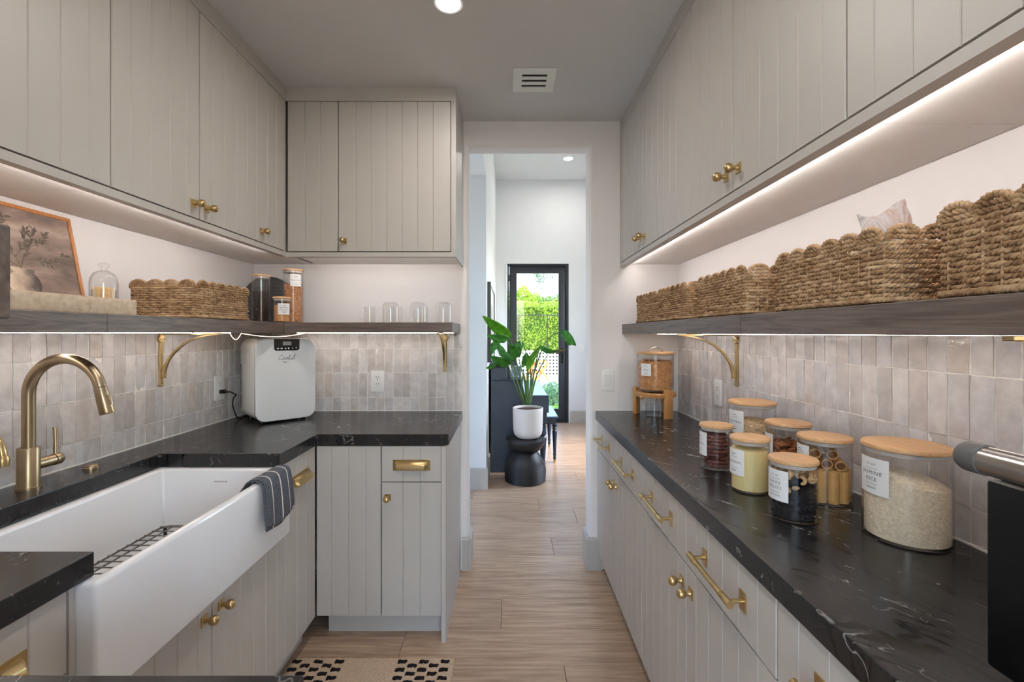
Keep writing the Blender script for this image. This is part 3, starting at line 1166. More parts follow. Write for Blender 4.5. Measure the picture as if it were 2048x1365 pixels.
# ------------------------------------------------------------------ shelf brackets
def bracket(label, loc, rz):
    """wall plane at y = 0, arm along -y, top at z = 0"""
    r = thing('shelf_bracket', label, 'bracket', loc, rz, 'brass shelf brackets')
    part(r, 'wall_leg', MB().box(-0.009, -0.007, -0.215, 0.009, 0.0, -0.002).cyl((0, -0.0005, -0.215), (0, -0.0065, -0.215), 0.009, 14), BRASS, 0.0012)
    part(r, 'shelf_arm', MB().box(-0.009, -0.255, -0.008, 0.009, -0.004, -0.0005), BRASS, 0.0012)
    pts = []
    for k in range(15):
        t = k / 14
        a = PI / 2 * t
        y = -0.012 - 0.228 * (1 - math.cos(a))
        z = -0.190 + 0.1835 * math.sin(a)
        pts.append((y, z))
    mb = MB()
    wd = 0.0055
    out, inn = [], []
    for k, (y, z) in enumerate(pts):
        t = k / 14
        a = PI / 2 * t
        ny, nz = -math.cos(a), -math.sin(a) * 0.0 + math.sin(a)
        th = 0.0062 + 0.004 * max(0.0, 1 - 2 * t) ** 2 - 0.0036 * max(0.0, 2 * t - 1)
        ln = math.hypot(math.cos(a), math.sin(a))
        tx, tz = -0.228 * math.sin(a), 0.180 * math.cos(a)
        q = math.hypot(tx, tz)
        nx_, nz_ = -tz / q, tx / q
        out.append((y + nx_ * th, z + nz_ * th))
        inn.append((y - nx_ * th * 0.4, z - nz_ * th * 0.4))
    vs, fs = [], []
    for (a, b) in zip(out, inn):
        vs += [(-wd, a[0], a[1]), (wd, a[0], a[1]), (wd, b[0], b[1]), (-wd, b[0], b[1])]
    for k in range(14):
        for j in range(4):
            fs.append((4 * k + j, 4 * k + (j + 1) % 4, 4 * k + 4 + (j + 1) % 4, 4 * k + 4 + j))
    fs += [(0, 1, 2, 3), (56, 57, 58, 59)]
    part(r, 'curved_brace', MB().add(vs, fs), BRASS)
    c = MB().lathe([(0, -0.0005), (0.017, -0.0005), (0.017, 0.0080), (0.015, 0.0100), (0, 0.0100)], 22).xf(Matrix.Translation((0, 0, -0.026)) @ Matrix.Rotation(PI / 2, 4, 'X'))
    ro = part(r, 'rosette', c, BRASS)
    s = MB()
    for sx in (-0.010, 0.010):
        s.ball((sx, -0.0102, -0.026), 0.003, 8, 5)
    s.ball((0, -0.0075, -0.212), 0.003, 8, 5)
    part(r, 'screw', s, BRASS_DULL)
    return r


tl, tr_ = XL + 0.0125, XR - 0.0125
bracket('brass shelf bracket on the tiles behind the sink', (tl, 1.897, SZ0), PI / 2)
bracket('brass shelf bracket near the doorway under the mugs', (-0.368, YE - 0.0125, SZ0), 0.0)
bracket('brass shelf bracket under the baskets beyond the jars', (tr_, 1.93, RZ0), -PI / 2)
bracket('brass shelf bracket under the baskets at the picture edge', (tr_, 0.650, RZ0), -PI / 2)


# ------------------------------------------------------------------ sockets and switches
def socket_plate(name, label, loc, rz, kind='outlet', group=None):
    r = thing(name, label, 'outlet' if kind == 'outlet' else 'light switch', loc, rz, group)
    pl = MB().prism(rrect(0.076, 0.122, 0.005), -0.0065, 0.0, 'y')
    part(r, 'cover_plate', pl, PLASTIC, 0.0015, 2)
    inner = part(r, 'insert', MB().prism(rrect(0.034, 0.068, 0.002), -0.0085, -0.0062, 'y'), PLASTIC, 0.0008)
    if kind == 'outlet':
        for sz in (-0.019, 0.019):
            s = MB()
            for sx in (-0.0065, 0.0065):
                s.box(sx - 0.0011, -0.0089, sz - 0.001, sx + 0.0011, -0.0084, sz + 0.0075)
            s.cyl((0, -0.0089, sz - 0.0085), (0, -0.0084, sz - 0.0085), 0.0024, 10)
            part(r, 'slots', s, DARK, smooth=False, sub=inner)
    else:
        part(r, 'rocker', MB().add([(-0.0155, -0.0085, -0.032), (0.0155, -0.0085, -0.032), (0.0155, -0.0085, 0.032), (-0.0155, -0.0085, 0.032),
                                    (-0.0155, -0.0100, -0.032), (0.0155, -0.0100, -0.032), (0.0155, -0.0125, 0.032), (-0.0155, -0.0125, 0.032)],
                                   [(0, 3, 2, 1), (4, 5, 6, 7), (0, 1, 5, 4), (1, 2, 6, 5), (2, 3, 7, 6), (3, 0, 4, 7)]), PLASTIC, 0.0006, sub=inner)
    return r


socket_plate('wall_outlet', 'white outlet with a black plug on the tiles left of the cooler', (tl, 2.279, 1.087), PI / 2)
socket_plate('wall_outlet', 'white outlet on the tiles between the cooler and the doorway', (-0.751, YE - 0.0125, 1.087), 0.0)
socket_plate('wall_outlet', 'white outlet on the tiles behind the oat jar', (tr_, 2.096, 1.087), -PI / 2)
socket_plate('light_switch', 'white rocker light switch on the wall beside the cereal dispenser', (0.567, YE, 1.090), 0.0, 'switch')
socket_plate('light_switch', 'small white light switch on the far hall wall beside the glass door', (1.10, HE, 1.13), 0.0, 'switch')


# ------------------------------------------------------------------ ceiling fittings
def can_light(label, x, y, z, rad=0.055, lens=LENS_M):
    r = thing('recessed_light', label, 'ceiling light', (x, y, z))
    part(r, 'trim_ring', MB().lathe([(rad * 0.76, -0.001), (rad * 0.80, -0.005), (rad * 0.95, -0.006), (rad, -0.003), (rad, -0.0002), (rad * 0.76, -0.0002)], 32, closed=True), PLASTIC)
    part(r, 'lens', MB().lathe([(0, -0.0022), (rad * 0.77, -0.0022), (rad * 0.77, -0.0004), (0, -0.0004)], 32), lens)
    return r


can_light('round recessed ceiling light glowing above the pantry aisle', -0.223, 1.677, ZC)
can_light('round recessed ceiling light just above the camera', -0.223, 0.42, ZC)
can_light('small recessed light glowing in the high hall ceiling', 0.79, 6.06, HC, 0.07)
v = thing('ceiling_vent', 'square white air vent with three dark slots in the ceiling', 'vent', (0.12, 2.19, ZC))
W = 0.101
part(v, 'frame', MB().cells([-W, -0.058, 0.060, W], [-W, -0.055, -0.033, -0.011, 0.011, 0.033, 0.055, W][0:8],
                            [[1, 1, 1], [1, 0, 1], [1, 1, 1], [1, 0, 1], [1, 1, 1], [1, 0, 1], [1, 1, 1]][0:7], -0.006, -0.0005, 'z'), PLASTIC, 0.0008, dissolve=True)
part(v, 'duct', MB().box(-0.06, -0.058, -0.0012, 0.062, 0.058, -0.0004), DARK, smooth=False)
for yy in (-0.044, 0.0, 0.044):
    part(v, 'slat', MB().add([(-0.058, yy - 0.009, -0.0055), (0.060, yy - 0.009, -0.0055), (0.060, yy - 0.004, -0.0025), (-0.058, yy - 0.004, -0.0025)], [(0, 1, 2, 3)]), PLASTIC_GREY, smooth=False)

lwp = [Vector(q) for q in ((-0.318, 2.505, SZ0 - 0.003), (-0.330, 2.53, SZ0 - 0.018), (-0.352, 2.56, SZ0 - 0.05), (-0.3555, 2.590, SZ0 - 0.12), (-0.3560, 2.598, SZ0 - 0.195))]
solo('strip_wire', MB().tube(lwp, 0.0013, 6).tube([(-0.300, 2.514, SZ0 - 0.002), (-0.292, 2.53, SZ0 - 0.012), (-0.300, 2.55, SZ0 - 0.018), (-0.318, 2.56, SZ0 - 0.006)], 0.0013, 6), BLACKP,
     'thin dark wire hanging beside the bracket under the mugs', 'wire', origin=(-0.33, 2.55, SZ0))


# ================================================================== SINK AND TAPS
def tub(mb, ox0, oy0, ox1, oy1, z0, z1, ix0, iy0, ix1, iy1, zi, taper=0.012):
    vs = [(ox0, oy0, z0), (ox1, oy0, z0), (ox1, oy1, z0), (ox0, oy1, z0), (ox0, oy0, z1), (ox1, oy0, z1), (ox1, oy1, z1), (ox0, oy1, z1),
          (ix0, iy0, z1), (ix1, iy0, z1), (ix1, iy1, z1), (ix0, iy1, z1),
          (ix0 + taper, iy0 + taper, zi), (ix1 - taper, iy0 + taper, zi), (ix1 - taper, iy1 - taper, zi), (ix0 + taper, iy1 - taper, zi)]
    fs = [(0, 3, 2, 1), (0, 1, 5, 4), (1, 2, 6, 5), (2, 3, 7, 6), (3, 0, 4, 7), (4, 5, 9, 8), (5, 6, 10, 9), (6, 7, 11, 10), (7, 4, 8, 11),
          (8, 9, 13, 12), (9, 10, 14, 13), (10, 11, 15, 14), (11, 8, 12, 15), (12, 13, 14, 15)]
    return mb.add(vs, fs)


sink = thing('apron_sink', 'deep white fireclay apron sink set into the marble worktop', 'sink', (-1.07, 1.305, 0.610), world=True)
part(sink, 'basin', tub(MB(), -1.322, 0.903, -0.820, 1.711, 0.610, 0.8625, -1.270, 0.945, -0.848, 1.668, 0.640), CERAMIC, 0.010, 4)
part(sink, 'drain', MB().lathe([(0, 0.0), (0.045, 0.0), (0.045, 0.003), (0.035, 0.003), (0.030, 0.001), (0, 0.001)], 24, (-1.08, 1.305, 0.6405)), STEEL)
mk = MB()
for q in range(9):
    mk.box(-1.078 + q * 0.0054, 1.6630, 0.815, -1.0752 + q * 0.0054, 1.6660, 0.8195)
part(sink, 'stamped_mark', mk, PLASTIC_GREY, smooth=False)

grid = thing('sink_grid', 'steel wire grid lying in the bottom of the sink', 'sink grid', (-1.06, 1.305, 0.655), world=True)
gx0, gx1, gy0, gy1, gz = -1.238, -0.880, 0.985, 1.632, 0.668
loop = [(p[0], p[1], gz) for p in rrect(gx1 - gx0, gy1 - gy0, 0.03, 4, (gx0 + gx1) / 2, (gy0 + gy1) / 2)]
part(grid, 'rim_wire', MB().tube(loop, 0.0032, 8, closed=True), WIRE)
k = gy0 + 0.035
while k < gy1 - 0.01:
    part(grid, 'cross_wire', MB().cyl((gx0, k, gz + 0.004), (gx1, k, gz + 0.004), 0.0022, 6), WIRE)
    k += 0.035
for q in range(1, 10):
    x = gx0 + (gx1 - gx0) * q / 10
    part(grid, 'long_wire', MB().cyl((x, gy0, gz), (x, gy1, gz), 0.0022, 6), WIRE)
for x, y in ((gx0 + 0.02, gy0 + 0.02), (gx1 - 0.02, gy0 + 0.02), (gx0 + 0.02, gy1 - 0.02), (gx1 - 0.02, gy1 - 0.02)):
    part(grid, 'rubber_foot', MB().cyl((x, y, 0.6408), (x, y, gz), 0.006, 8), BLACKP)

# pull-down tap
fx, fy = -1.378, 1.305
fa = thing('kitchen_tap', 'tall champagne brass pull-down tap arching over the sink', 'tap', (fx, fy, ZT), world=True)
part(fa, 'base', MB().lathe([(0, 0), (0.0275, 0), (0.0275, 0.006), (0.0255, 0.007), (0.0250, 0.010), (0.0250, 0.116), (0.0235, 0.119), (0, 0.119)], 28, (fx, fy, ZT)), BRASS_DULL)
R = 0.104
zc_ = 1.183
pts = [(fx, fy, ZT + 0.115), (fx, fy, 1.05), (fx, fy, 1.12)]
for k in range(25):
    a = PI - math.radians(168) * k / 24
    pts.append((fx + R + R * math.cos(a), fy, zc_ + R * math.sin(a)))
part(fa, 'spout', MB().tube(pts, 0.0152, 18), BRASS_DULL)
e = Vector(pts[-1])
d = (Vector(pts[-1]) - Vector(pts[-2])).normalized()
hd = part(fa, 'spray_head', MB().tube([e + d * 0.001, e + d * 0.002, e + d * 0.012, e + d * 0.075, e + d * 0.079], [0.0150, 0.0160, 0.0162, 0.0185, 0.0170], 20), BRASS_DULL)
n_ = Vector((d.z * -1, 0, d.x))
if n_.x < 0:
    n_ = -n_
c0 = e + d * 0.026 + n_ * 0.0155
c1 = e + d * 0.056 + n_ * 0.0170
part(fa, 'spray_button', MB().tube([c0, (c0 + c1) / 2, c1], [0.005, 0.0062, 0.005], 10), BRASS_DULL, sub=hd)
part(fa, 'valve', MB().cyl((fx, fy + 0.015, 0.978), (fx, fy + 0.068, 0.978), 0.0165, 22).tube([(fx, fy + 0.069, 0.978), (fx, fy + 0.070, 0.978), (fx, fy + 0.088, 0.978), (fx, fy + 0.093, 0.978)], [0.0150, 0.0178, 0.0178, 0.0150], 22), BRASS_DULL)
part(fa, 'lever', MB().tube([(fx, fy + 0.078, 0.990), (fx - 0.004, fy + 0.082, 1.03), (fx - 0.010, fy + 0.086, 1.074)], [0.0062, 0.0058, 0.0062], 12), BRASS_DULL)

so = thing('soap_pump_cap', 'round brass button set into the worktop right of the tap', 'sink button', (-1.376, 1.498, ZT))
part(so, 'flange', MB().lathe([(0, 0), (0.022, 0), (0.022, 0.006), (0.020, 0.008), (0, 0.008)], 26), BRASS_DULL)
part(so, 'cap', MB().lathe([(0, 0.008), (0.0185, 0.008), (0.0185, 0.0115), (0.016, 0.0135), (0, 0.0135)], 26), BRASS_DULL)

wt = thing('drinking_water_tap', 'small brass gooseneck tap cut off by the left picture edge', 'tap', (-1.385, 1.13, ZT))
part(wt, 'base', MB().lathe([(0, 0), (0.024, 0), (0.024, 0.004), (0.016, 0.010), (0.014, 0.05), (0, 0.05)], 22), BRASS)
pts = [(0, 0, 0.045), (0, 0, 0.10), (0, 0, 0.14)]
for k in range(19):
    a = PI - math.radians(175) * k / 18
    pts.append((0.063 + 0.063 * math.cos(a), 0, 0.14 + 0.063 * math.sin(a)))
pts.append((0.127, 0, 0.128))
part(wt, 'spout', MB().tube(pts, 0.0095, 14).lathe([(0, -0.022), (0.0125, -0.022), (0.0132, -0.012), (0.0128, 0.0), (0.0098, 0.006), (0, 0.006)], 18, (0.127, 0, 0.136)), BRASS)
part(wt, 'lever', MB().tube([(0, 0.008, 0.035), (0, 0.03, 0.037), (0, 0.055, 0.045)], [0.005, 0.004, 0.0045], 8), BRASS)

# ------------------------------------------------------------------ striped towel over the apron
random.seed(11)


def towel_sheet(y0, y1, z_in, z_out, off, seed):
    prof = [(-0.880 - off, z_in), (-0.873 - off, 0.835), (-0.866 - off, 0.862), (-0.853, 0.8695 + off), (-0.834, 0.8700 + off), (-0.817 + off, 0.8665 + off),
            (-0.8125 + off, 0.855), (-0.8105 + off, 0.83), (-0.809 + off, 0.80), (-0.808 + off, 0.765), (-0.807 + off, z_out)]
    ny = 26
    vs, fs = [], []
    m = len(prof)
    for j in range(ny + 1):
        t = j / ny
        for i, (x, z) in enumerate(prof):
            hang = max(0, (i - 5) / (m - 6))
            y = y0 + (y1 - y0) * t
            fold = 0.0075 * hang * (0.5 + 0.5 * math.sin(t * 12 + seed)) + 0.006 * hang * (1 - abs(2 * t - 1)) ** 0.5
            yy = y + 0.020 * hang * (t - 0.25) - 0.012 * hang * math.sin(t * 6.0)
            zz = z + (-0.016 * math.sin(t * PI * 0.9 + 0.4) * hang if i == m - 1 else 0.0)
            back = max(0, (3 - i) / 3)
            vs.append((x + fold - 0.004 * back * math.sin(t * 9), yy - 0.03 * back, zz))
    for j in range(ny):
        for i in range(m - 1):
            a = j * m + i
            fs.append((a, a + 1, a + m + 1, a + m))
    return MB().add(vs, fs)


tw = thing('dish_towel', 'dark blue striped dish towel draped over the sink corner', 'towel', (-0.83, 1.58, 0.72), world=True)
for nm, a, b, zi, zo, of, sd in (('outer_fold', 1.502, 1.678, 0.815, 0.722, 0.0045, 0.3), ('inner_fold', 1.494, 1.660, 0.825, 0.712, 0.0012, 1.7)):
    o = part(tw, nm, towel_sheet(a, b, zi, zo, of, sd), TOWEL)
    sm = o.modifiers.new('thickness', 'SOLIDIFY')
    sm.thickness = 0.0022
    sm.offset = 1.0
    ss = o.modifiers.new('soft', 'SUBSURF')
    ss.levels = ss.render_levels = 1

# ================================================================== COUNTERTOP COOLER
co_ = thing('mini_cooler', 'white rounded countertop mini cooler with a black control panel in the tiled corner', 'cooler', (-1.1195, 2.2945, ZT), PI / 4)
CW, CH = 0.288, 0.408
bod = MB().prism(rrect(CW - 0.004, CH - 0.004, 0.046, 8, 0, CH / 2 + 0.012), 0.032, 0.268, 'y')
part(co_, 'body', bod, PLASTIC, 0.010, 3)
WHITE_GLOSS = plain('cooler_door_white', (222, 224, 226), 0.14, var=0.01, coat=0.4)
part(co_, 'door', MB().prism(rrect(CW, CH, 0.048, 8, 0, CH / 2 + 0.010), 0.0, 0.030, 'y'), WHITE_GLOSS, 0.006, 3)
pw, ph = 0.122, 0.058
zt_ = CH + 0.010 - 0.001
pan = part(co_, 'control_panel', MB().prism([(-pw / 2, zt_), (-pw / 2, zt_ - ph + 0.008), (-pw / 2 + 0.008, zt_ - ph), (pw / 2 - 0.008, zt_ - ph), (pw / 2, zt_ - ph + 0.008), (pw / 2, zt_)], -0.0015, 0.012, 'y'), BLACKP, 0.0006)
SCREEN = plain('lcd_screen', (150, 152, 156), 0.2, var=0.03)
part(co_, 'display', MB().box(-0.020, -0.0022, zt_ - 0.032, 0.020, -0.0012, zt_ - 0.013), SCREEN, smooth=False, sub=pan)
bt = MB()
for q in range(6):
    x = -0.044 + q * 0.0176
    if q in (2, 3):
        bt.cyl((x * 0.8, -0.0022, zt_ - 0.047), (x * 0.8, -0.0012, zt_ - 0.047), 0.0036, 10)
    elif q == 4:
        bt.add([(x - 0.004, -0.0021, zt_ - 0.050), (x + 0.004, -0.0021, zt_ - 0.050), (x, -0.0021, zt_ - 0.043)], [(0, 1, 2)])
    elif q == 5:
        bt.add([(x - 0.004, -0.0021, zt_ - 0.043), (x + 0.004, -0.0021, zt_ - 0.043), (x, -0.0021, zt_ - 0.050)], [(0, 1, 2)])
    else:
        bt.add([(x - 0.005, -0.0021, zt_ - 0.050), (x + 0.005, -0.0021, zt_ - 0.050), (x + 0.005, -0.0021, zt_ - 0.044), (x - 0.005, -0.0021, zt_ - 0.044)], [(0, 1, 2, 3)])
part(co_, 'button_print', bt, PLASTIC, smooth=False, sub=pan)
# script lettering, drawn as thin pen strokes
strokes = []


def arc(cx, cz, rx, rz, a0, a1, n=12):
    return [(cx + rx * math.cos(math.radians(a0 + (a1 - a0) * k / n)), cz + rz * math.sin(math.radians(a0 + (a1 - a0) * k / n))) for k in range(n + 1)]


strokes.append(arc(0.10, 0.42, 0.11, 0.44, 40, 320))
strokes.append(arc(0.32, 0.22, 0.085, 0.22, 90, 450) + [(0.42, 0.36)])
strokes.append(arc(0.52, 0.22, 0.085, 0.22, 90, 450) + [(0.62, 0.34)])
strokes.append([(0.60, 0.12), (0.66, 0.40), (0.70, 0.78), (0.69, 0.90), (0.66, 0.80), (0.65, 0.30), (0.68, 0.03), (0.73, 0.08)])
strokes.append([(0.73, 0.08), (0.76, 0.42), (0.755, 0.15), (0.80, 0.02), (0.86, 0.18), (0.88, 0.42), (0.875, 0.12), (0.91, 0.03), (0.95, 0.12)])
strokes.append([(0.94, 0.12), (1.00, 0.45), (1.03, 0.80), (1.02, 0.90), (0.99, 0.78), (0.98, 0.28), (1.01, 0.03), (1.06, 0.10)])
strokes.append([(1.06, 0.10), (1.09, 0.42), (1.085, 0.12), (1.12, 0.03), (1.17, 0.14)])
strokes.append([(1.105, 0.58), (1.115, 0.60)])
strokes.append([(0.35, -0.28), (0.50, -0.36), (0.66, -0.34), (0.82, -0.27)])
strokes.append([(0.48, -0.44), (0.58, -0.48), (0.70, -0.45)])
lg = MB()
for s in strokes:
    lg.tube([((p[0] + 0.22 * p[1] - 0.62) * 0.068, -0.0004, zt_ - 0.105 + p[1] * 0.030) for p in s], 0.00085, 5)
part(co_, 'script_logo', lg, INK, label='dark script lettering')
sd = MB()
for q in range(26):
    z = 0.06 + q * 0.0088
    for y in (0.236, 0.250):
        sd.box(-CW / 2 + 0.0012, y, z, -CW / 2 + 0.003, y + 0.009, z + 0.0042)
part(co_, 'side_vents', sd, DARK, smooth=False)
part(co_, 'side_grip', MB().prism(rrect(0.052, 0.044, 0.006, 3, 0.165, 0.325), -CW / 2 + 0.0008, -CW / 2 + 0.004, 'x'), WHITE_GLOSS, 0.001)
for x in (-0.10, 0.10):
    for y in (0.06, 0.235):
        part(co_, 'rubber_foot', MB().cyl((x, y, 0.0), (x, y, 0.016), 0.012, 12), BLACKP)

cd = thing('power_cord', 'black power cord plugged into the outlet beside the cooler', 'cord', (-1.43, 2.30, ZT), world=True)
part(cd, 'plug', MB().prism(rrect(0.024, 0.020, 0.004, 3, 2.279, 1.068), tl + 0.010, tl + 0.030, 'x').tube([(tl + 0.029, 2.279, 1.068), (tl + 0.045, 2.283, 1.066), (tl + 0.058, 2.290, 1.064)], [0.007, 0.0048, 0.0032], 10), BLACKP, 0.001)
cp = [Vector(p) for p in ((tl + 0.056, 2.289, 1.064), (-1.385, 2.300, 1.052), (-1.388, 2.312, 1.044), (-1.402, 2.318, 1.032), (-1.410, 2.322, 1.0), (-1.406, 2.330, 0.96), (-1.398, 2.342, 0.925), (-1.398, 2.37, 0.9175), (-1.41, 2.42, 0.9175), (-1.40, 2.46, 0.9175))]
sm_ = []
for i in range(len(cp) - 1):
    p0, p1, p2, p3 = cp[max(i - 1, 0)], cp[i], cp[i + 1], cp[min(i + 2, len(cp) - 1)]
    for k in range(6):
        t = k / 6
        sm_.append(0.5 * ((2 * p1) + (p2 - p0) * t + (2 * p0 - 5 * p1 + 4 * p2 - p3) * t * t + (3 * p1 - p0 - 3 * p2 + p3) * t ** 3))
sm_.append(cp[-1])
part(cd, 'cable', MB().tube(sm_, 0.0031, 8), BLACKP)

# ================================================================== GLASS JARS
JARCOL = {}


def jar(name, label, x, y, z, r, h, words=None, phi=180.0, lz=0.08, lw=0.066, lh=0.072, head='', foot='', small=False):
    j = thing(name, label, 'jar', (x, y, z), 0.0)
    t = 0.0028
    part(j, 'glass', MB().lathe([(0, 0.0002), (r - 0.005, 0.0002), (r - 0.0012, 0.002), (r, 0.006), (r, h - 0.0102), (r - t, h - 0.0102), (r - t, 0.008), (r - 0.007, 0.005), (0, 0.005)], 44), GLASS)
    ld = part(j, 'lid', MB().lathe([(0, h - 0.0098), (r + 0.0010, h - 0.0098), (r + 0.0024, h - 0.0085), (r + 0.0024, h - 0.0035), (r + 0.0005, h - 0.0006), (r - 0.004, h), (0, h)], 44), LIDW)
    part(j, 'seal', MB().lathe([(0, h - 0.0205), (r - t - 0.003, h - 0.0205), (r - t - 0.0008, h - 0.0185), (r - t - 0.0006, h - 0.0100), (0, h - 0.0100)], 44), SEAL, sub=ld)
    if words is not None:
        n = 14
        R = r + 0.0005
        half = lw / 2 / r
        p0 = math.radians(phi)
        vs, fs = [], []
        for k in range(n + 1):
            a = p0 - half + 2 * half * k / n
            for rr in (R, R + 0.0004):
                vs += [(rr * math.cos(a), rr * math.sin(a), lz - lh / 2), (rr * math.cos(a), rr * math.sin(a), lz + lh / 2)]
        for k in range(n):
            a = 4 * k
            fs += [(a, a + 1, a + 5, a + 4), (a + 2, a + 6, a + 7, a + 3), (a, a + 4, a + 6, a + 2), (a + 1, a + 3, a + 7, a + 5)]
        fs += [(0, 2, 3, 1), (4 * n, 4 * n + 1, 4 * n + 3, 4 * n + 2)]
        lab = part(j, 'label', MB().add(vs, fs), PAPER, label='white paper label')
        tx = MB()
        size = lw * 0.150 if max([len(w_) for w_ in words] + [0]) <= 7 else lw * 0.130
        rows_ = []
        if head:
            rows_.append((head, size * 0.55, lz + lh * 0.30))
        if not words:
            pass
        elif len(words) == 1:
            rows_.append((words[0], size, lz - size * 0.35))
        else:
            rows_.append((words[0], size, lz + size * 0.30))
            rows_.append((words[1], size, lz - size * 0.95))
        if foot:
            rows_.append((foot, size * 0.6, lz - lh * 0.36))
        R2 = R + 0.0008

        def wrap(px, pz):
            a = p0 + px / R2
            return (R2 * math.cos(a), R2 * math.sin(a), pz)
        for s_, sz, zz in rows_:
            vs2, fs2 = text_mesh(s_, sz, spacing=1.25)
            tx.add([wrap(p[0], zz + p[1]) for p in vs2], fs2)
        bars = [(lz + lh * 0.20, 0.0006, 0.20), (lz - lh * 0.23, 0.0006, 0.20)]
        if not head:
            bars.append((lz + lh * 0.30, 0.0016, 0.11))
        if not foot:
            bars.append((lz - lh * 0.34, 0.0016, 0.14))
        for zz, bt_, bw_ in bars:
            q = [wrap(lw * bw_ * (k / 2 - 1), zz) for k in range(5)] + [wrap(lw * bw_ * (k / 2 - 1), zz + bt_) for k in range(5)]
            tx.add(q, [(k, k + 1, k + 6, k + 5) for k in range(4)])
        part(j, 'lettering', tx, INK, smooth=False, sub=lab)
    return j


# colours of the food
RICE = plain('rice_grain', (242, 226, 202), 0.55, var=0.14, nscale=160)
OATS = plain('oat_flake', (230, 200, 160), 0.8, var=0.22, nscale=120)
CORN = plain('corn_meal', (255, 226, 162), 0.85, var=0.10, nscale=500, bump=0.7, bscale=700)
RAISIN = plain('black_raisin', (30, 27, 31), 0.62, var=0.5, nscale=90, bump=0.5, bscale=160)
CASHEW = plain('cashew', (212, 170, 124), 0.55, var=0.12, nscale=60)
ALMOND = plain('almond_skin', (164, 98, 58), 0.6, var=0.22, nscale=70, bump=0.3, bscale=160)
MEAT = plain('meat_stick', (112, 64, 54), 0.55, var=0.35, nscale=60, bump=0.5, bscale=110)
PASTA = plain('pasta', (222, 172, 104), 0.5, var=0.10, nscale=40)
CEREAL = plain('cereal_ring', (220, 164, 108), 0.75, var=0.22, nscale=90, bump=0.4, bscale=200)
COFFEE = plain('coffee_bean', (48, 32, 28), 0.4, var=0.5, nscale=120)
WALNUT = plain('walnut_piece', (196, 140, 96), 0.7, var=0.35, nscale=110, bump=0.5, bscale=160)
SUGAR = plain('brown_sugar', (204, 148, 96), 0.9, var=0.12, nscale=300, bump=0.5, bscale=500)
MATCH = plain('match_wood', (232, 198, 148), 0.7, var=0.12, nscale=50)


def heap(mb, r, z0, top, n=36, dome=0.0, tilt=(0, 0), jit=0.0):
    """solid filling of a jar: cylinder with a mounded top"""
    prof = [(0, z0), (r, z0), (r, top)]
    base = len(mb.v)
    mb.lathe(prof + [(r * k / 6, top + dome * (1 - (k / 6) ** 2)) for k in (5, 4, 3, 2, 1)] + [(0, top + dome)], n)
    for q in range(base, len(mb.v)):
        x, y, z = mb.v[q]
        if z > (z0 + top) / 2:
            mb.v[q] = (x, y, z + tilt[0] * x + tilt[1] * y + random.uniform(-jit, jit))
    return mb


def octa(mb, c, ax, a, b, cthick=None):
    """small grain: stretched octahedron along ax"""
    ax = Vector(ax).normalized()
    u = ax.orthogonal().normalized()
    u.rotate(Matrix.Rotation(random.uniform(0, 6.28), 3, ax))
    w_ = ax.cross(u)
    c = Vector(c)
    t = cthick if cthick is not None else b
    vs = [c - ax * a, c + u * b, c + w_ * t, c - u * b, c - w_ * t, c + ax * a]
    fs = [(0, 2, 1), (0, 3, 2), (0, 4, 3), (0, 1, 4), (5, 1, 2), (5, 2, 3), (5, 3, 4), (5, 4, 1)]
    mb.add(vs, fs)


def grains(mb, r, z0, top, n_side, n_top, a, b, dome=0.0, tilt=(0, 0), flat=None, align=0.0):
    for _ in range(n_side):
        p = random.uniform(0, 2 * PI)
        x, y = r * math.cos(p), r * math.sin(p)
        z = random.uniform(z0, top + tilt[0] * x + tilt[1] * y)
        tn = Vector((-math.sin(p), math.cos(p), 0))
        ax = tn * random.uniform(-1, 1) + Vector((0, 0, 1)) * random.uniform(-1, 1) * (1 - align)
        if ax.length < 0.01:
            ax = tn
        octa(mb, (x, y, z), ax, a, b, flat)
    for _ in range(n_top):
        q = r * math.sqrt(random.random())
        p = random.uniform(0, 2 * PI)
        x, y = q * math.cos(p), q * math.sin(p)
        z = top + dome * (1 - (q / r) ** 2) + tilt[0] * x + tilt[1] * y
        octa(mb, (x, y, z), (random.uniform(-1, 1), random.uniform(-1, 1), random.uniform(-0.3, 0.3)), a, b, flat)
    return mb


def fill(name, label, cat, x, y, z, mb, mat):
    o = link(name, mb.mesh(name, mat, smooth=False), None, (x, y, z))
    return tag(o, label, cat, None, 'stuff')


# --- rice
random.seed(21)
RJ = (0.868, 0.995)
jar('storage_jar', 'largest wide glass jar of rice next to the black oven', *RJ, ZT, 0.077, 0.205, ['JASMINE', 'RICE'], 181, 0.136, 0.074, 0.078, 'No 269', 'GRAIN')
mb = heap(MB(), 0.0720, 0.0062, 0.125, 40, 0.022, (-0.12, 0.05), 0.0006)
grains(mb, 0.0722, 0.008, 0.125, 5200, 2600, 0.0034, 0.00095, 0.022, (-0.12, 0.05), None, 0.5)
fill('rice', 'pale jasmine rice filling the largest glass jar', 'rice', *RJ, ZT, mb, RICE)
# --- oats
OJ = (0.868, 1.625)
jar('storage_jar', 'wide glass jar of oats at the back against the tiles', *OJ, ZT, 0.076, 0.205, ['OATMEAL'], 196, 0.136, 0.070, 0.078)
mb = heap(MB(), 0.0700, 0.0062, 0.128, 36, 0.016, (0, 0), 0.001)
grains(mb, 0.0712, 0.008, 0.128, 2000, 1400, 0.0036, 0.0026, 0.016, (0, 0), 0.0007)
fill('rolled_oats', 'beige rolled oats in the wide jar at the back', 'oats', *OJ, ZT, mb, OATS)
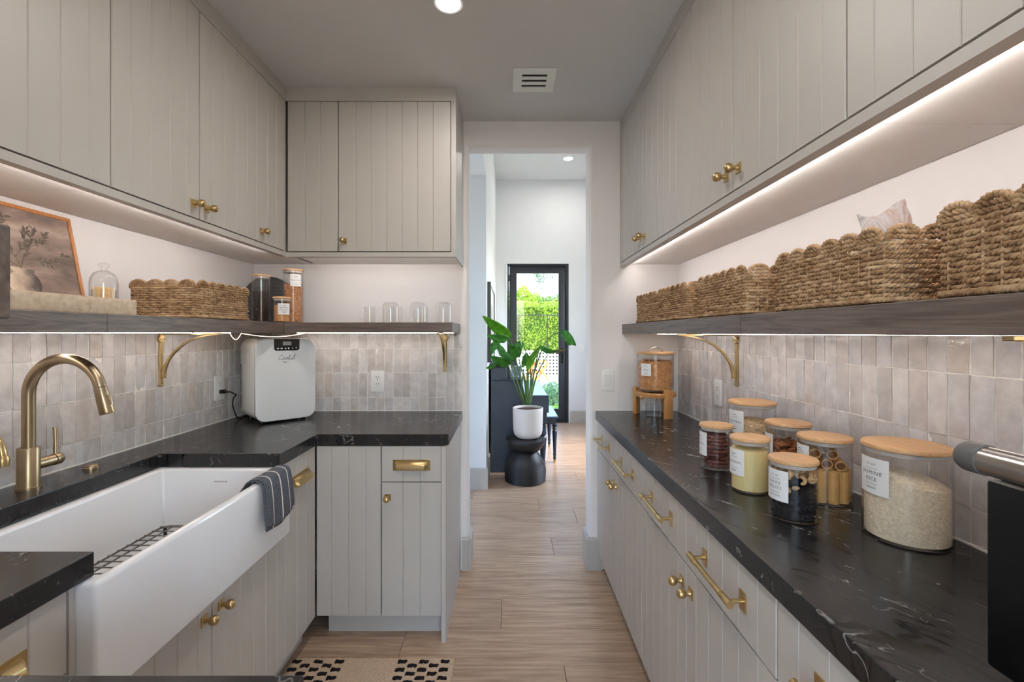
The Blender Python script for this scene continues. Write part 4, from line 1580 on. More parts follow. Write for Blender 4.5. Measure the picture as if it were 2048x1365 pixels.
# --- corn meal
CJ = (0.688, 1.300)
jar('storage_jar', 'narrow glass jar of yellow cornmeal in the front row', *CJ, ZT, 0.0505, 0.152, ['CORNMEAL'], 190, 0.083, 0.064, 0.072)
mb = heap(MB(), 0.0468, 0.0062, 0.118, 40, 0.002)
fill('cornmeal', 'fine yellow cornmeal filling the narrow front jar', 'cornmeal', *CJ, ZT, mb, CORN)
# --- dried fruit and cashews
FJ = (0.690, 1.105)
jar('storage_jar', 'narrow glass jar of raisins and cashews, nearest in the front row', *FJ, ZT, 0.0515, 0.145, ['DRIED', 'FRUITS'], 192, 0.083, 0.064, 0.073, 'No 252', 'NATURAL')
mb = heap(MB(), 0.0440, 0.0062, 0.074, 28, 0.0, (0.30, 0.1), 0.002)
for _ in range(420):
    p = random.uniform(0, 2 * PI)
    rr = 0.0445
    x, y = rr * math.cos(p), rr * math.sin(p)
    zz = random.uniform(0.010, 0.076 + 0.3 * x)
    mb.ball((x, y, zz), random.uniform(0.0030, 0.0044), 6, 4, (1, 1.2, 0.8))
fill('raisins', 'black raisins in the lower half of the nearest front jar', 'raisins', *FJ, ZT, mb, RAISIN)


def cashew_mesh():
    pts, rad = [], []
    for k in range(9):
        a = math.radians(-20 + 200 * k / 8)
        pts.append((0.0075 * math.cos(a), 0.0075 * math.sin(a), 0))
        rad.append(0.0020 + 0.0026 * math.sin(PI * (k + 0.6) / 9.2))
    return MB().tube(pts, rad, 8).mesh('cashew', CASHEW)


cm = cashew_mesh()
for q in range(62):
    p = random.uniform(0, 2 * PI)
    rr = 0.039 if q < 46 else random.uniform(0, 0.034)
    x, y = rr * math.cos(p), rr * math.sin(p)
    z = random.uniform(0.082 + 0.3 * x, 0.112) if q < 46 else random.uniform(0.105, 0.113)
    o = link('cashew', cm, None, (FJ[0] + x, FJ[1] + y, ZT + z), (random.uniform(0, 6), random.uniform(0, 6), random.uniform(0, 6)))
    tag(o, 'pale curved cashew lying on the raisins in the nearest front jar', 'nut', 'cashews in the front jar')

# --- meat sticks
SJ = (0.690, 1.515)
jar('storage_jar', 'narrow glass jar of dark brown meat sticks, farthest in the front row', *SJ, ZT, 0.0505, 0.145, ['SNACKS'], 176, 0.082, 0.064, 0.076)


def stick_mesh(seed):
    rnd = random.Random(seed)
    pts, rad = [], []
    for k in range(9):
        pts.append((-0.032 + 0.008 * k, rnd.uniform(-0.0012, 0.0012), rnd.uniform(-0.0012, 0.0012)))
        rad.append(0.0056 + rnd.uniform(-0.0008, 0.0008))
    rad[0] = rad[-1] = 0.0042
    return MB().tube(pts, rad, 9).mesh('meat_stick', MEAT)


sms = [stick_mesh(s) for s in range(4)]
z = 0.0125
lay = 0
while z < 0.112:
    ang = math.radians(158 + random.uniform(-24, 24) + (45 if lay % 4 == 2 else 0))
    for q in range(6):
        off = -0.033 + q * 0.0132 + random.uniform(-0.001, 0.001)
        L = math.sqrt(max(0.0001, 0.0465 ** 2 - (abs(off) + 0.006) ** 2))
        sc = min(1.0, L / 0.034)
        if sc < 0.4:
            continue
        o = link('meat_stick', random.choice(sms), None, (SJ[0] - off * math.sin(ang), SJ[1] + off * math.cos(ang), ZT + z + random.uniform(-0.001, 0.001)),
                 (random.uniform(0, 6), random.uniform(-0.06, 0.06), ang), (sc, 1, 1))
        tag(o, 'dark brown meat stick piled in the farthest narrow front jar', 'meat stick', 'meat sticks in the jar')
    z += 0.0118
    lay += 1

# --- almonds
AJ = (0.868, 1.415)
jar('storage_jar', 'medium glass jar of almonds between the oats and the pasta', *AJ, ZT, 0.0615, 0.172, [], 168, 0.10, 0.066, 0.072)
am = MB().ball((0, 0, 0), 0.0115, 10, 7, (1.0, 0.62, 0.40))
for q, p in enumerate(am.v):
    if p[0] > 0:
        am.v[q] = (p[0] * 1.15, p[1] * (1 - 0.35 * p[0] / 0.0132), p[2] * (1 - 0.3 * p[0] / 0.0132))
am = am.mesh('almond', ALMOND)
fill('almond_core', 'almonds packed in the middle of the medium jar', 'almonds', *AJ, ZT, heap(MB(), 0.043, 0.0062, 0.085, 20, 0.006, (0, 0), 0.003), ALMOND)
for q in range(190):
    p = random.uniform(0, 2 * PI)
    if q < 140:
        rr, z = 0.0490, random.uniform(0.014, 0.100)
    else:
        rr, z = random.uniform(0, 0.046), 0.098 + random.uniform(0, 0.012)
    o = link('almond', am, None, (AJ[0] + rr * math.cos(p), AJ[1] + rr * math.sin(p), ZT + z), (random.uniform(-0.6, 0.6) + (PI / 2 if q < 140 else 0), random.uniform(-0.8, 0.8), p + PI / 2))
    tag(o, 'brown almond in the medium glass jar', 'nut', 'almonds in the medium jar')

# --- pasta tubes
PJ = (0.848, 1.222)
jar('storage_jar', 'medium glass jar of large pasta tubes beside the rice jar', *PJ, ZT, 0.0620, 0.172, [], 172, 0.118, 0.066, 0.060)


def tube_mesh(L=0.082, ro=0.0128, ri=0.0108):
    n = 26
    vs, fs = [], []
    for zz in (0, L):
        for k in range(n):
            a = 2 * PI * k / n
            r_ = ro * (1.0 if k % 2 else 0.95)
            vs.append((r_ * math.cos(a), r_ * math.sin(a), zz))
        for k in range(n):
            a = 2 * PI * k / n
            vs.append((ri * math.cos(a), ri * math.sin(a), zz))
    for k in range(n):
        j_ = (k + 1) % n
        fs += [(k, j_, 2 * n + j_, 2 * n + k), (n + k, 3 * n + k, 3 * n + j_, n + j_), (k, n + k, n + j_, j_), (2 * n + k, 2 * n + j_, 3 * n + j_, 3 * n + k)]
    return MB().add(vs, fs).mesh('pasta_tube', PASTA, smooth=False)


pm = tube_mesh()
spots = [(0.0155 * math.cos(2 * PI / 3 * k), 0.0155 * math.sin(2 * PI / 3 * k)) for k in range(3)]
spots += [(0.0448 * math.cos(math.radians(8 + 36 * k)), 0.0448 * math.sin(math.radians(8 + 36 * k))) for k in range(10)]
for (x, y) in spots:
    o = link('pasta_tube', pm, None, (PJ[0] + x, PJ[1] + y, ZT + 0.0055), (0, 0, random.uniform(0, 1)))
    tag(o, 'ridged pasta tube standing upright in the pasta jar', 'pasta', 'upright pasta tubes')
for q, (u, z) in enumerate(((-0.036, 0.101), (0.0, 0.103), (0.030, 0.101), (-0.026, 0.128), (0.012, 0.129), (-0.006, 0.1155 + 0.037))):
    if q == 5:
        continue
    dirv = Vector((0.45, 0.89, 0)).normalized()
    sidev = Vector((0.89, -0.45, 0)).normalized()
    st = Vector((PJ[0], PJ[1], ZT + z)) + sidev * u - dirv * 0.036
    o = link('pasta_tube', pm, None, st, (PI / 2, 0, math.atan2(dirv.y, dirv.x) + PI / 2), (1, 1, 0.9))
    tag(o, 'ridged pasta tube lying across the top of the pasta jar', 'pasta', 'lying pasta tubes')

# --- cereal dispenser
DJ = (0.790, 2.458)
ds = thing('cereal_dispenser', 'glass cereal dispenser with wooden lid on a wooden stand', 'dispenser', (DJ[0], DJ[1], ZT))
zr = 0.133
part(ds, 'glass', MB().lathe([(0, zr), (0.030, zr), (0.085, zr + 0.004), (0.094, zr + 0.016), (0.095, zr + 0.030), (0.095, 0.333), (0.092, 0.333), (0.092, zr + 0.030), (0.088, zr + 0.016), (0.07, zr + 0.008), (0, zr + 0.006)], 48), GLASS)
ld = part(ds, 'lid', MB().lathe([(0, 0.3335), (0.0965, 0.3335), (0.098, 0.336), (0.098, 0.343), (0.096, 0.346), (0, 0.346)], 48), LIDW)
part(ds, 'seal', MB().lathe([(0, 0.318), (0.088, 0.318), (0.0905, 0.322), (0.0905, 0.333), (0, 0.333)], 44), SEAL, sub=ld)
hp = [(-0.042 + 0.084 * k / 12, -0.02 * 0, 0.346 + 0.022 * math.sin(PI * k / 12)) for k in range(13)]
part(ds, 'lid_handle', MB().tube(hp, 0.0024, 8, squash=2.0), STEEL, sub=ld)
part(ds, 'ring', MB().lathe([(0.070, 0.108), (0.106, 0.108), (0.108, 0.112), (0.108, 0.127), (0.104, 0.131), (0.070, 0.131)], 44, closed=True), STANDW)
for (lx, ly, a) in ((-0.080, 0.078, 2.36), (0.036, -0.098, -1.2), (0.085, 0.085, 0.78)):
    q = MB().prism([(-0.0225, -0.011), (0.0225, -0.011), (0.0225, 0.011), (-0.0225, 0.011)], 0.0, 0.151, 'z')
    q.xf(Matrix.Translation((lx, ly, 0)) @ Matrix.Rotation(a + PI / 2, 4, 'Z'))
    part(ds, 'leg', q, STANDW, 0.003, 2)
part(ds, 'valve', MB().lathe([(0, 0.100), (0.014, 0.100), (0.018, 0.106), (0.034, 0.112), (0.036, 0.132), (0, 0.132)], 26), BLACKP)
part(ds, 'spout_stem', MB().cyl((0, 0, 0.082), (0, 0, 0.101), 0.008, 14).cyl((0, 0, 0.108), (-0.085, -0.05, 0.108), 0.0035, 10), STEEL)
part(ds, 'slide_knob', MB().ball((-0.088, -0.052, 0.108), 0.011, 12, 8), STANDW)
lbp = math.radians(222)
vs, fs = [], []
for k in range(9):
    a = lbp - 0.31 + 0.62 * k / 8
    for rr in (0.0955, 0.0959):
        vs += [(rr * math.cos(a), rr * math.sin(a), 0.222), (rr * math.cos(a), rr * math.sin(a), 0.286)]
for k in range(8):
    a = 4 * k
    fs += [(a, a + 1, a + 5, a + 4), (a + 2, a + 6, a + 7, a + 3), (a, a + 4, a + 6, a + 2), (a + 1, a + 3, a + 7, a + 5)]
lab = part(ds, 'label', MB().add(vs, fs), PAPER, label='white paper label')
tx = MB()
for s_, sz, zz in (('CEREAL', 0.0085, 0.250),):
    v2, f2 = text_mesh(s_, sz, spacing=1.2)
    tx.add([(0.0964 * math.cos(lbp + p[0] / 0.0964), 0.0964 * math.sin(lbp + p[0] / 0.0964), zz + p[1]) for p in v2], f2)
for zz, th_, wd_ in ((0.275, 0.0016, 0.008), (0.268, 0.0006, 0.014), (0.240, 0.0006, 0.014), (0.231, 0.0016, 0.009)):
    q = [(0.0964 * math.cos(lbp + wd_ * (k / 2 - 1) / 0.0964), 0.0964 * math.sin(lbp + wd_ * (k / 2 - 1) / 0.0964), zz + e_) for e_ in (0, th_) for k in range(5)]
    tx.add(q, [(k, k + 1, k + 6, k + 5) for k in range(4)])
part(ds, 'lettering', tx, INK, smooth=False, sub=lab)
mb = heap(MB(), 0.078, zr + 0.012, 0.285, 30, 0.008, (0, 0), 0.004)


def torus_into(mb, c, R_, r_, M, n=9, m=5):
    vs, fs = [], []
    for i in range(n):
        a = 2 * PI * i / n
        for j_ in range(m):
            b = 2 * PI * j_ / m
            p = Vector(((R_ + r_ * math.cos(b)) * math.cos(a), (R_ + r_ * math.cos(b)) * math.sin(a), r_ * math.sin(b)))
            vs.append(M @ p + Vector(c))
    for i in range(n):
        for j_ in range(m):
            fs.append((i * m + j_, ((i + 1) % n) * m + j_, ((i + 1) % n) * m + (j_ + 1) % m, i * m + (j_ + 1) % m))
    mb.add(vs, fs)


for q in range(900):
    p = random.uniform(0, 2 * PI)
    if q < 720:
        rr, zz = random.uniform(0.083, 0.0865), random.uniform(zr + 0.026, 0.288)
        M = Matrix.Rotation(p, 3, 'Z') @ Matrix.Rotation(PI / 2 + random.gauss(0, 0.5), 3, 'Y') @ Matrix.Rotation(random.uniform(-0.6, 0.6), 3, 'X')
    else:
        rr, zz = 0.082 * math.sqrt(random.random()), 0.292 + random.uniform(-0.002, 0.004)
        M = Matrix.Rotation(random.uniform(-1, 1), 3, 'X') @ Matrix.Rotation(random.uniform(-1, 1), 3, 'Y')
    torus_into(mb, (rr * math.cos(p), rr * math.sin(p), zz), 0.0042, 0.0021, M)
fill('cereal_rings', 'golden ring cereal filling the glass dispenser', 'cereal', DJ[0], DJ[1], ZT, mb, CEREAL)
cup = thing('measuring_cup', 'small clear glass cup under the cereal dispenser', 'cup', (DJ[0] - 0.008, DJ[1] - 0.012, ZT))
part(cup, 'glass', MB().lathe([(0, 0.0004), (0.040, 0.0004), (0.044, 0.004), (0.044, 0.076), (0.042, 0.076), (0.042, 0.007), (0, 0.005)], 36), GLASS)
part(cup, 'handle', MB().tube([(-0.043, -0.004, 0.062), (-0.062, -0.006, 0.058), (-0.066, -0.006, 0.040), (-0.058, -0.006, 0.022), (-0.043, -0.004, 0.018)], 0.0035, 8), GLASS)

# ================================================================== BLACK OVEN
ov = thing('toaster_oven', 'black countertop oven with a steel handle at the picture edge', 'oven', (0.80, 0.36, ZT), world=True)
part(ov, 'body', MB().box(0.632, 0.135, ZT + 0.016, XR - 0.03, 0.588, 1.178), OVEN_BLACK, 0.006, 2)
dr = part(ov, 'door', MB().box(0.614, 0.140, ZT + 0.020, 0.630, 0.586, 1.172), OVEN_BLACK, 0.004, 2)
part(ov, 'glass_window', MB().box(0.6125, 0.19, ZT + 0.06, 0.6145, 0.54, 1.10), plain('oven_glass', (5, 5, 6), 0.08, var=0.1), smooth=False, sub=dr)
hx, hz = 0.574, 1.207
part(ov, 'handle_bar', MB().cyl((hx, 0.20, hz), (hx, 0.548, hz), 0.0172, 26), STEEL)
part(ov, 'handle_cap', MB().tube([(hx, 0.545, hz), (hx, 0.5455, hz), (hx, 0.566, hz), (hx, 0.572, hz), (hx, 0.575, hz)], [0.0172, 0.0186, 0.0186, 0.0165, 0.010], 26), GREY_CAP)
part(ov, 'handle_cap', MB().tube([(hx, 0.205, hz), (hx, 0.2045, hz), (hx, 0.184, hz), (hx, 0.177, hz)], [0.0172, 0.0186, 0.0186, 0.010], 26), GREY_CAP)
for yy in (0.24, 0.50):
    part(ov, 'handle_bracket', MB().prism([(hx, hz + 0.004), (0.618, 1.168), (0.618, 1.150), (hx, hz - 0.012)], yy - 0.012, yy + 0.012, 'y'), OVEN_BLACK, 0.002)
part(ov, 'top_trim', MB().box(0.618, 0.150, 1.1785, 0.70, 0.560, 1.186), STEEL, 0.002)
for x in (0.66, 0.90):
    for y in (0.17, 0.55):
        part(ov, 'foot', MB().cyl((x, y, ZT), (x, y, ZT + 0.018), 0.014, 14), BLACKP)

# ================================================================== WOVEN BASKETS
random.seed(5)
BL, BW = 0.328, 0.248


def rope_path(w, l, r, step=0.0042):
    """rounded rectangle centre line sampled evenly: list of (x, y, nx, ny, s)"""
    pts = rrect(l, w, r, 6)
    n = len(pts)
    out = []
    s_tot = 0.0
    for i in range(n):
        a, b = Vector(pts[i]), Vector(pts[(i + 1) % n])
        L = (b - a).length
        m = max(1, int(round(L / step)))
        for k in range(m):
            p = a + (b - a) * k / m
            t = (b - a).normalized()
            out.append((p.x, p.y, t.y, -t.x, s_tot + L * k / m))
        s_tot += L
    return out, s_tot


def twisted(mb, path, closed, r_twist, r_strand, period, stot, nst=2, sides=5, ph0=0.0, zoff=None):
    turns = round(stot / period) if closed else stot / period
    for st in range(nst):
        pts = []
        for (p, nrm, up, s) in path:
            a = ph0 + 2 * PI * (s / stot * turns + st / nst)
            pts.append(Vector(p) + Vector(nrm) * (r_twist * math.cos(a)) + Vector(up) * (r_twist * math.sin(a)))
        mb.tube(pts, r_strand, sides, closed=closed)


def rope_row(phase):
    rp, tot = rope_path(BW, BL, 0.020, 0.0030)
    path = []
    for (x, y, nx, ny, s) in rp:
        wv = 0.0022 * math.sin(2 * PI * s / tot * 30 + phase)
        path.append(((x + nx * wv, y + ny * wv, random.uniform(-0.0007, 0.0007)), (nx, ny, 0), (0, 0, 1), s))
    mb = MB()
    twisted(mb, path, True, 0.0023, 0.0028, 0.0165, tot, 2, 5, phase)
    return mb.mesh('rope_row', ROPE, smooth=True, angle=80)


row_meshes = [rope_row(0.0), rope_row(PI), rope_row(1.3)]


def base_braid():
    rp, tot = rope_path(BW + 0.008, BL + 0.008, 0.022)
    path = [((x, y, 0), (nx, ny, 0), (0, 0, 1), s) for (x, y, nx, ny, s) in rp]
    mb = MB()
    twisted(mb, path, True, 0.0032, 0.0036, 0.016, tot, 3, 5)
    return mb.mesh('base_braid', ROPE, smooth=True, angle=80)


braid_mesh = base_braid()


def scallop(wd, ht=0.026):
    mb = MB()
    n = 26
    path, s, prev = [], 0.0, None
    for k in range(n + 1):
        a = PI * k / n
        p = Vector((-math.cos(a) * wd / 2, 0, max(-0.002, (max(0.0, math.sin(a)) ** 0.8) * ht - 0.003)))
        if prev is not None:
            s += (p - prev).length
        prev = p
        path.append((p, (0, 1, 0), (-math.cos(a), 0, math.sin(a)), s))
    twisted(mb, path, False, 0.0028, 0.0036, 0.015, s, 2, 5)
    for zz, fr in ((0.0035, 0.90), (0.0125, 0.66)):
        path = []
        for k in range(13):
            x = wd * fr * (k / 12 - 0.5)
            path.append(((x, 0.001 * math.sin(k * 1.7), zz), (0, 1, 0), (0, 0, 1), wd * fr * k / 12))
        twisted(mb, path, False, 0.0024, 0.0031, 0.019, wd * fr, 2, 5, zz * 300)
    return mb.mesh('scallop', ROPE, smooth=True, angle=80)


NL, NWS = 6, 4
wl_, ww_ = (BL - 0.012) / NL, (BW - 0.012) / NWS
sc_long, sc_short = scallop(wl_), scallop(ww_)
warp = MB()
rp, tot = rope_path(BW, BL, 0.020)
step = len(rp) // 40
for k in range(0, len(rp), step):
    x, y = rp[k][0], rp[k][1]
    warp.cyl((x, y, 0.004), (x, y, 0.112), 0.0024, 5)
warp_mesh = warp.mesh('warp_stakes', ROPE)
floor_mesh = MB().prism(rrect(BL - 0.006, BW - 0.006, 0.018, 4), 0.0015, 0.006, 'z').mesh('woven_base', ROPE)
ROWS = 12
PITCH = 0.0086


def basket(label, loc, rz, group=None):
    r = thing('woven_basket', label, 'basket', loc, rz, group)
    link('woven_base', floor_mesh, r)
    link('base_braid', braid_mesh, r, (0, 0, 0.0072))
    wr = link('warp_stakes', warp_mesh, r)
    wr['kind'] = 'stuff'
    for q in range(ROWS):
        fl = random.choice((0, PI))
        k = random.uniform(0.992, 1.006)
        link('rope_row', row_meshes[q % 2 if random.random() < 0.8 else 2], r, (0, 0, 0.0155 + PITCH * q), (0, 0, fl), (k, k, 1))
    zt = 0.0155 + PITCH * ROWS - 0.003
    for q in range(NL):
        x = -BL / 2 + 0.006 + wl_ * (q + 0.5)
        for s in (-1, 1):
            link('scallop', sc_long, r, (x, s * BW / 2, zt), (random.uniform(-0.05, 0.05), 0, 0 if s < 0 else PI))
    for q in range(NWS):
        y = -BW / 2 + 0.006 + ww_ * (q + 0.5)
        for s in (-1, 1):
            link('scallop', sc_short, r, (s * BL / 2, y, zt), (0, random.uniform(-0.05, 0.05), s * PI / 2))
    return r


zb = RZ1 + 0.0003
bx = 0.660 + BW / 2 + 0.006
GBK = 'woven baskets on the long shelf'
basket('woven seagrass basket nearest the camera, cut off by the picture edge', (bx, 0.545, zb), PI / 2, GBK)
basket('woven seagrass basket second from the camera with a crisp bag sticking out', (bx, 0.972, zb), PI / 2, GBK)
basket('woven seagrass basket in the middle of the row of five', (bx, 1.440, zb), PI / 2, GBK)
basket('woven seagrass basket second from the end wall with orange and clear packets', (bx, 1.868, zb), PI / 2, GBK)
basket('woven seagrass basket farthest along the shelf, next to the end wall', (bx + 0.004, 2.224, zb), PI / 2, GBK)
basket('woven seagrass basket on the sink shelf between the match jar and the coffee jar', (-1.257, 1.818, SZ1 + 0.0003), PI / 2)


# snack packets in the baskets
def packet_mat(name, stops, scale):
    g = NT(name)
    co = g.coord()
    f = g.noise(co, scale, 4.0, 0.6, 1.8)
    col = g.ramp(f, stops)
    g.bsdf(col, 0.22, 0.0, g.bump(g.noise(co, 40, 3.0), 0.4, 0.004), 0.6)
    return g.m


PK1 = packet_mat('crisp_bag_print', [(0.28, lin((168, 78, 54))), (0.38, lin((190, 160, 148))), (0.52, lin((206, 200, 200))), (0.70, lin((142, 120, 114)))], 12)
PK2 = packet_mat('orange_packet_print', [(0.30, lin((216, 130, 54))), (0.60, lin((240, 178, 104)))], 20)
PK3 = packet_mat('clear_packet_print', [(0.30, lin((196, 60, 70))), (0.42, lin((226, 220, 220))), (0.75, lin((200, 196, 200)))], 14)


def packet(name, label, loc, rot, w, h, mat, bulge=0.02, seed=1, group=None):
    rnd = random.Random(seed)
    nx, nz = 12, 10
    front_, back_ = [], []
    for j in range(nz + 1):
        for i in range(nx + 1):
            u, v = i / nx, j / nz
            th = bulge * (math.sin(PI * u) ** 0.6) * (1 - v ** 3) * 0.5 + 0.0006
            cr = rnd.uniform(-0.0015, 0.0015)
            x = (u - 0.5) * w * (1 - 0.06 * math.sin(PI * v))
            z = v * h + 0.010 * math.sin(u * 5 + seed)
            bend = 0.02 * v * v
            front_.append((x, -th + cr + bend, z))
            back_.append((x, th + cr + bend, z))
    m = nx + 1
    vs = front_ + back_
    o = len(front_)
    fs = []
    for j in range(nz):
        for i in range(nx):
            a = j * m + i
            fs += [(a, a + 1, a + m + 1, a + m), (o + a, o + a + m, o + a + m + 1, o + a + 1)]
    for i in range(nx):
        fs += [(i, o + i, o + i + 1, i + 1), (nz * m + i, nz * m + i + 1, o + nz * m + i + 1, o + nz * m + i)]
    for j in range(nz):
        fs += [(j * m, (j + 1) * m, o + (j + 1) * m, o + j * m), (j * m + nx, o + j * m + nx, o + (j + 1) * m + nx, (j + 1) * m + nx)]
    ob = link(name, MB().add(vs, fs).mesh(name, mat), None, loc, rot)
    return tag(ob, label, 'snack packet', group)


packet('crisp_bag', 'crumpled silver and red crisp bag leaning out of the second basket', (0.772, 0.895, RZ1 + 0.030), (0.05, -0.24, 0.35), 0.150, 0.165, PK1, 0.025, 3)
packet('snack_packet', 'orange packet just showing above the basket near the end wall', (0.775, 1.905, RZ1 + 0.010), (0.05, 0.05, PI / 2 - 0.15), 0.160, 0.146, PK2, 0.02, 5)
packet('snack_packet', 'clear packet with a red corner behind the orange packet', (0.850, 1.800, RZ1 + 0.026), (0.10, 0.16, PI / 2 - 0.4), 0.150, 0.150, PK3, 0.02, 8)
packet('snack_packet', 'tan packet folded down inside the middle basket', (0.80, 1.330, RZ1 + 0.010), (0.05, -0.05, PI / 2 - 0.9), 0.13, 0.128, PK2, 0.02, 9)

# ================================================================== SINK SHELF STILL LIFE
bk = thing('linen_box', 'low linen covered box lying under the framed painting', 'box', (-1.262, 1.12, SZ1), world=True)
part(bk, 'lid_wrap', MB().box(-1.376, 0.80, SZ1 + 0.0003, -1.146, 1.403, SZ1 + 0.0475), LINEN, 0.004, 2)

pa = thing('framed_painting', 'framed painting of an olive branch vase leaning on the wall', 'painting', (-1.392, 1.272, SZ1 + 0.0030), PI / 2)
PWd, PHt = 0.466, 0.327
lean = Matrix.Rotation(-0.195, 4, 'X')


def pxf(mb):
    return mb.xf(lean)


FWd = 0.011
for nm, b in (('frame_rail', (-PWd / 2, -0.004, 0, PWd / 2, 0.012, FWd)), ('frame_rail', (-PWd / 2, -0.004, PHt - FWd, PWd / 2, 0.012, PHt)),
              ('frame_stile', (-PWd / 2, -0.004, FWd, -PWd / 2 + FWd, 0.012, PHt - FWd)), ('frame_stile', (PWd / 2 - FWd, -0.004, FWd, PWd / 2, 0.012, PHt - FWd))):
    part(pa, nm, pxf(MB().box(*b)), FRAMEW, 0.001)
g = NT('painted_canvas')
co = g.coord()
f = g.noise(g.mapping(co, (3, 3, 7), (0, 0, 0), (0, 0.3, 0)), 1.6, 4.0, 0.6)
g.bsdf(g.ramp(f, [(0.30, lin((92, 77, 69))), (0.50, lin((136, 117, 107))), (0.72, lin((180, 160, 147)))]), 0.75)
cv = part(pa, 'canvas', pxf(MB().box(-PWd / 2 + FWd, 0.0, FWd, PWd / 2 - FWd, 0.008, PHt - FWd)), g.m, smooth=False)
g = NT('painted_vase')
co = g.coord()
sep = g.n('ShaderNodeSeparateXYZ')
g.link(co, sep.inputs[0])
f = g.math('ADD', g.math('MULTIPLY', g.math('SUBTRACT', sep.outputs[0], 0.05), 9.0), g.math('MULTIPLY', g.noise(co, 30, 3.0), 0.6))
g.bsdf(g.ramp(f, [(0.0, lin((218, 196, 174))), (0.35, lin((160, 142, 126))), (0.62, lin((84, 76, 70))), (0.8, lin((60, 54, 52)))]), 0.7)
vc = (0.055, 0.088)
poly = []
for k in range(28):
    a = 2 * PI * k / 28
    poly.append((vc[0] + 0.046 * math.cos(a), vc[1] + 0.046 * math.sin(a) * (0.92 if math.sin(a) > 0 else 0.9)))
part(pa, 'painted_vase', pxf(MB().prism(poly, -0.0004, 0.0, 'y').prism([(vc[0] - 0.030, vc[1] + 0.036), (vc[0] + 0.030, vc[1] + 0.036), (vc[0] + 0.034, vc[1] + 0.047), (vc[0] - 0.036, vc[1] + 0.049)], -0.0006, 0.0, 'y')), g.m, smooth=False)
PLEAF = plain('painted_leaf', (92, 82, 70), 0.8, var=0.35, nscale=60)
rnd = random.Random(4)
lf = MB()


def stem2(pts, leaves, wid=0.0010, ll=0.020):
    for a, b in zip(pts[:-1], pts[1:]):
        d_ = Vector((b[0] - a[0], b[1] - a[1]))
        nn = Vector((-d_.y, d_.x)).normalized() * wid
        lf.add([(a[0] + nn.x, -0.0007, a[1] + nn.y), (b[0] + nn.x, -0.0007, b[1] + nn.y), (b[0] - nn.x, -0.0007, b[1] - nn.y), (a[0] - nn.x, -0.0007, a[1] - nn.y)], [(0, 1, 2, 3)])
    n = len(pts) - 1
    for q in range(leaves):
        t = (0.25 + 0.75 * q / max(1, leaves - 1)) * n
        i = min(int(t), n - 1)
        fr = t - i
        p = Vector((pts[i][0] + (pts[i + 1][0] - pts[i][0]) * fr, pts[i][1] + (pts[i + 1][1] - pts[i][1]) * fr))
        d_ = Vector((pts[i + 1][0] - pts[i][0], pts[i + 1][1] - pts[i][1])).normalized()
        ang = math.atan2(d_.y, d_.x) + rnd.choice((-1, 1)) * rnd.uniform(0.35, 1.0)
        L = ll * rnd.uniform(0.7, 1.2)
        e_ = Vector((math.cos(ang), math.sin(ang)))
        nn = Vector((-e_.y, e_.x)) * L * 0.14
        t_ = -0.0008 - 0.00004 * rnd.random()
        m_ = p + e_ * L * 0.45
        en = p + e_ * L
        lf.add([(p.x, t_, p.y), (m_.x + nn.x, t_, m_.y + nn.y), (en.x, t_, en.y), (m_.x - nn.x, t_, m_.y - nn.y)], [(0, 1, 2, 3)])


rim = (0.052, 0.136)
stem2([rim, (0.062, 0.170), (0.078, 0.200), (0.094, 0.232), (0.104, 0.262)], 30)
stem2([rim, (0.040, 0.168), (0.020, 0.200), (-0.004, 0.236), (-0.022, 0.275), (-0.030, 0.300)], 44)
stem2([(0.062, 0.165), (0.100, 0.166), (0.136, 0.160), (0.168, 0.182), (0.196, 0.198)], 26)
stem2([(0.040, 0.168), (0.062, 0.195), (0.076, 0.225), (0.082, 0.255)], 26)
stem2([rim, (0.026, 0.150), (-0.006, 0.172), (-0.040, 0.196), (-0.08, 0.220)], 14)
stem2([(0.078, 0.200), (0.108, 0.216), (0.130, 0.236), (0.138, 0.258)], 18)
stem2([(-0.004, 0.236), (0.014, 0.262), (0.030, 0.286)], 12)
stem2([(-0.022, 0.265), (-0.06, 0.280), (-0.10, 0.296)], 12)
part(pa, 'painted_branches', pxf(lf), PLEAF, smooth=False)

# match cloche
mj = (-1.302, 1.462)
mc = thing('match_cloche', 'clear glass bell jar with a knob holding wooden matches', 'jar', (mj[0], mj[1], SZ1))
part(mc, 'dome', MB().lathe([(0.0365, 0.001), (0.0365, 0.105), (0.0345, 0.122), (0.027, 0.138), (0.014, 0.147), (0.008, 0.150), (0.008, 0.155), (0.0135, 0.159), (0.0150, 0.164), (0.0135, 0.169), (0.007, 0.172), (0, 0.1725),
                             (0, 0.1475), (0.012, 0.1455), (0.025, 0.1365), (0.0325, 0.121), (0.0343, 0.104), (0.0343, 0.001)], 36, closed=False), GLASS)
part(mc, 'cup', MB().lathe([(0, 0.001), (0.031, 0.001), (0.031, 0.085), (0.0295, 0.085), (0.0295, 0.005), (0, 0.005)], 32), GLASS)
mm = MB().box(-0.0011, -0.0011, 0, 0.0011, 0.0011, 0.088).mesh('match', MATCH, smooth=False)
random.seed(31)
for q in range(60):
    p = random.uniform(0, 2 * PI)
    rr = 0.026 * math.sqrt(random.random())
    o = link('match', mm, None, (mj[0] + rr * math.cos(p) * 0.8, mj[1] + rr * math.sin(p) * 0.8, SZ1 + 0.0055), (random.uniform(-0.09, 0.09), random.uniform(-0.09, 0.09), p))
    tag(o, 'pale wooden match standing in the glass bell jar', 'match', 'matches in the bell jar')

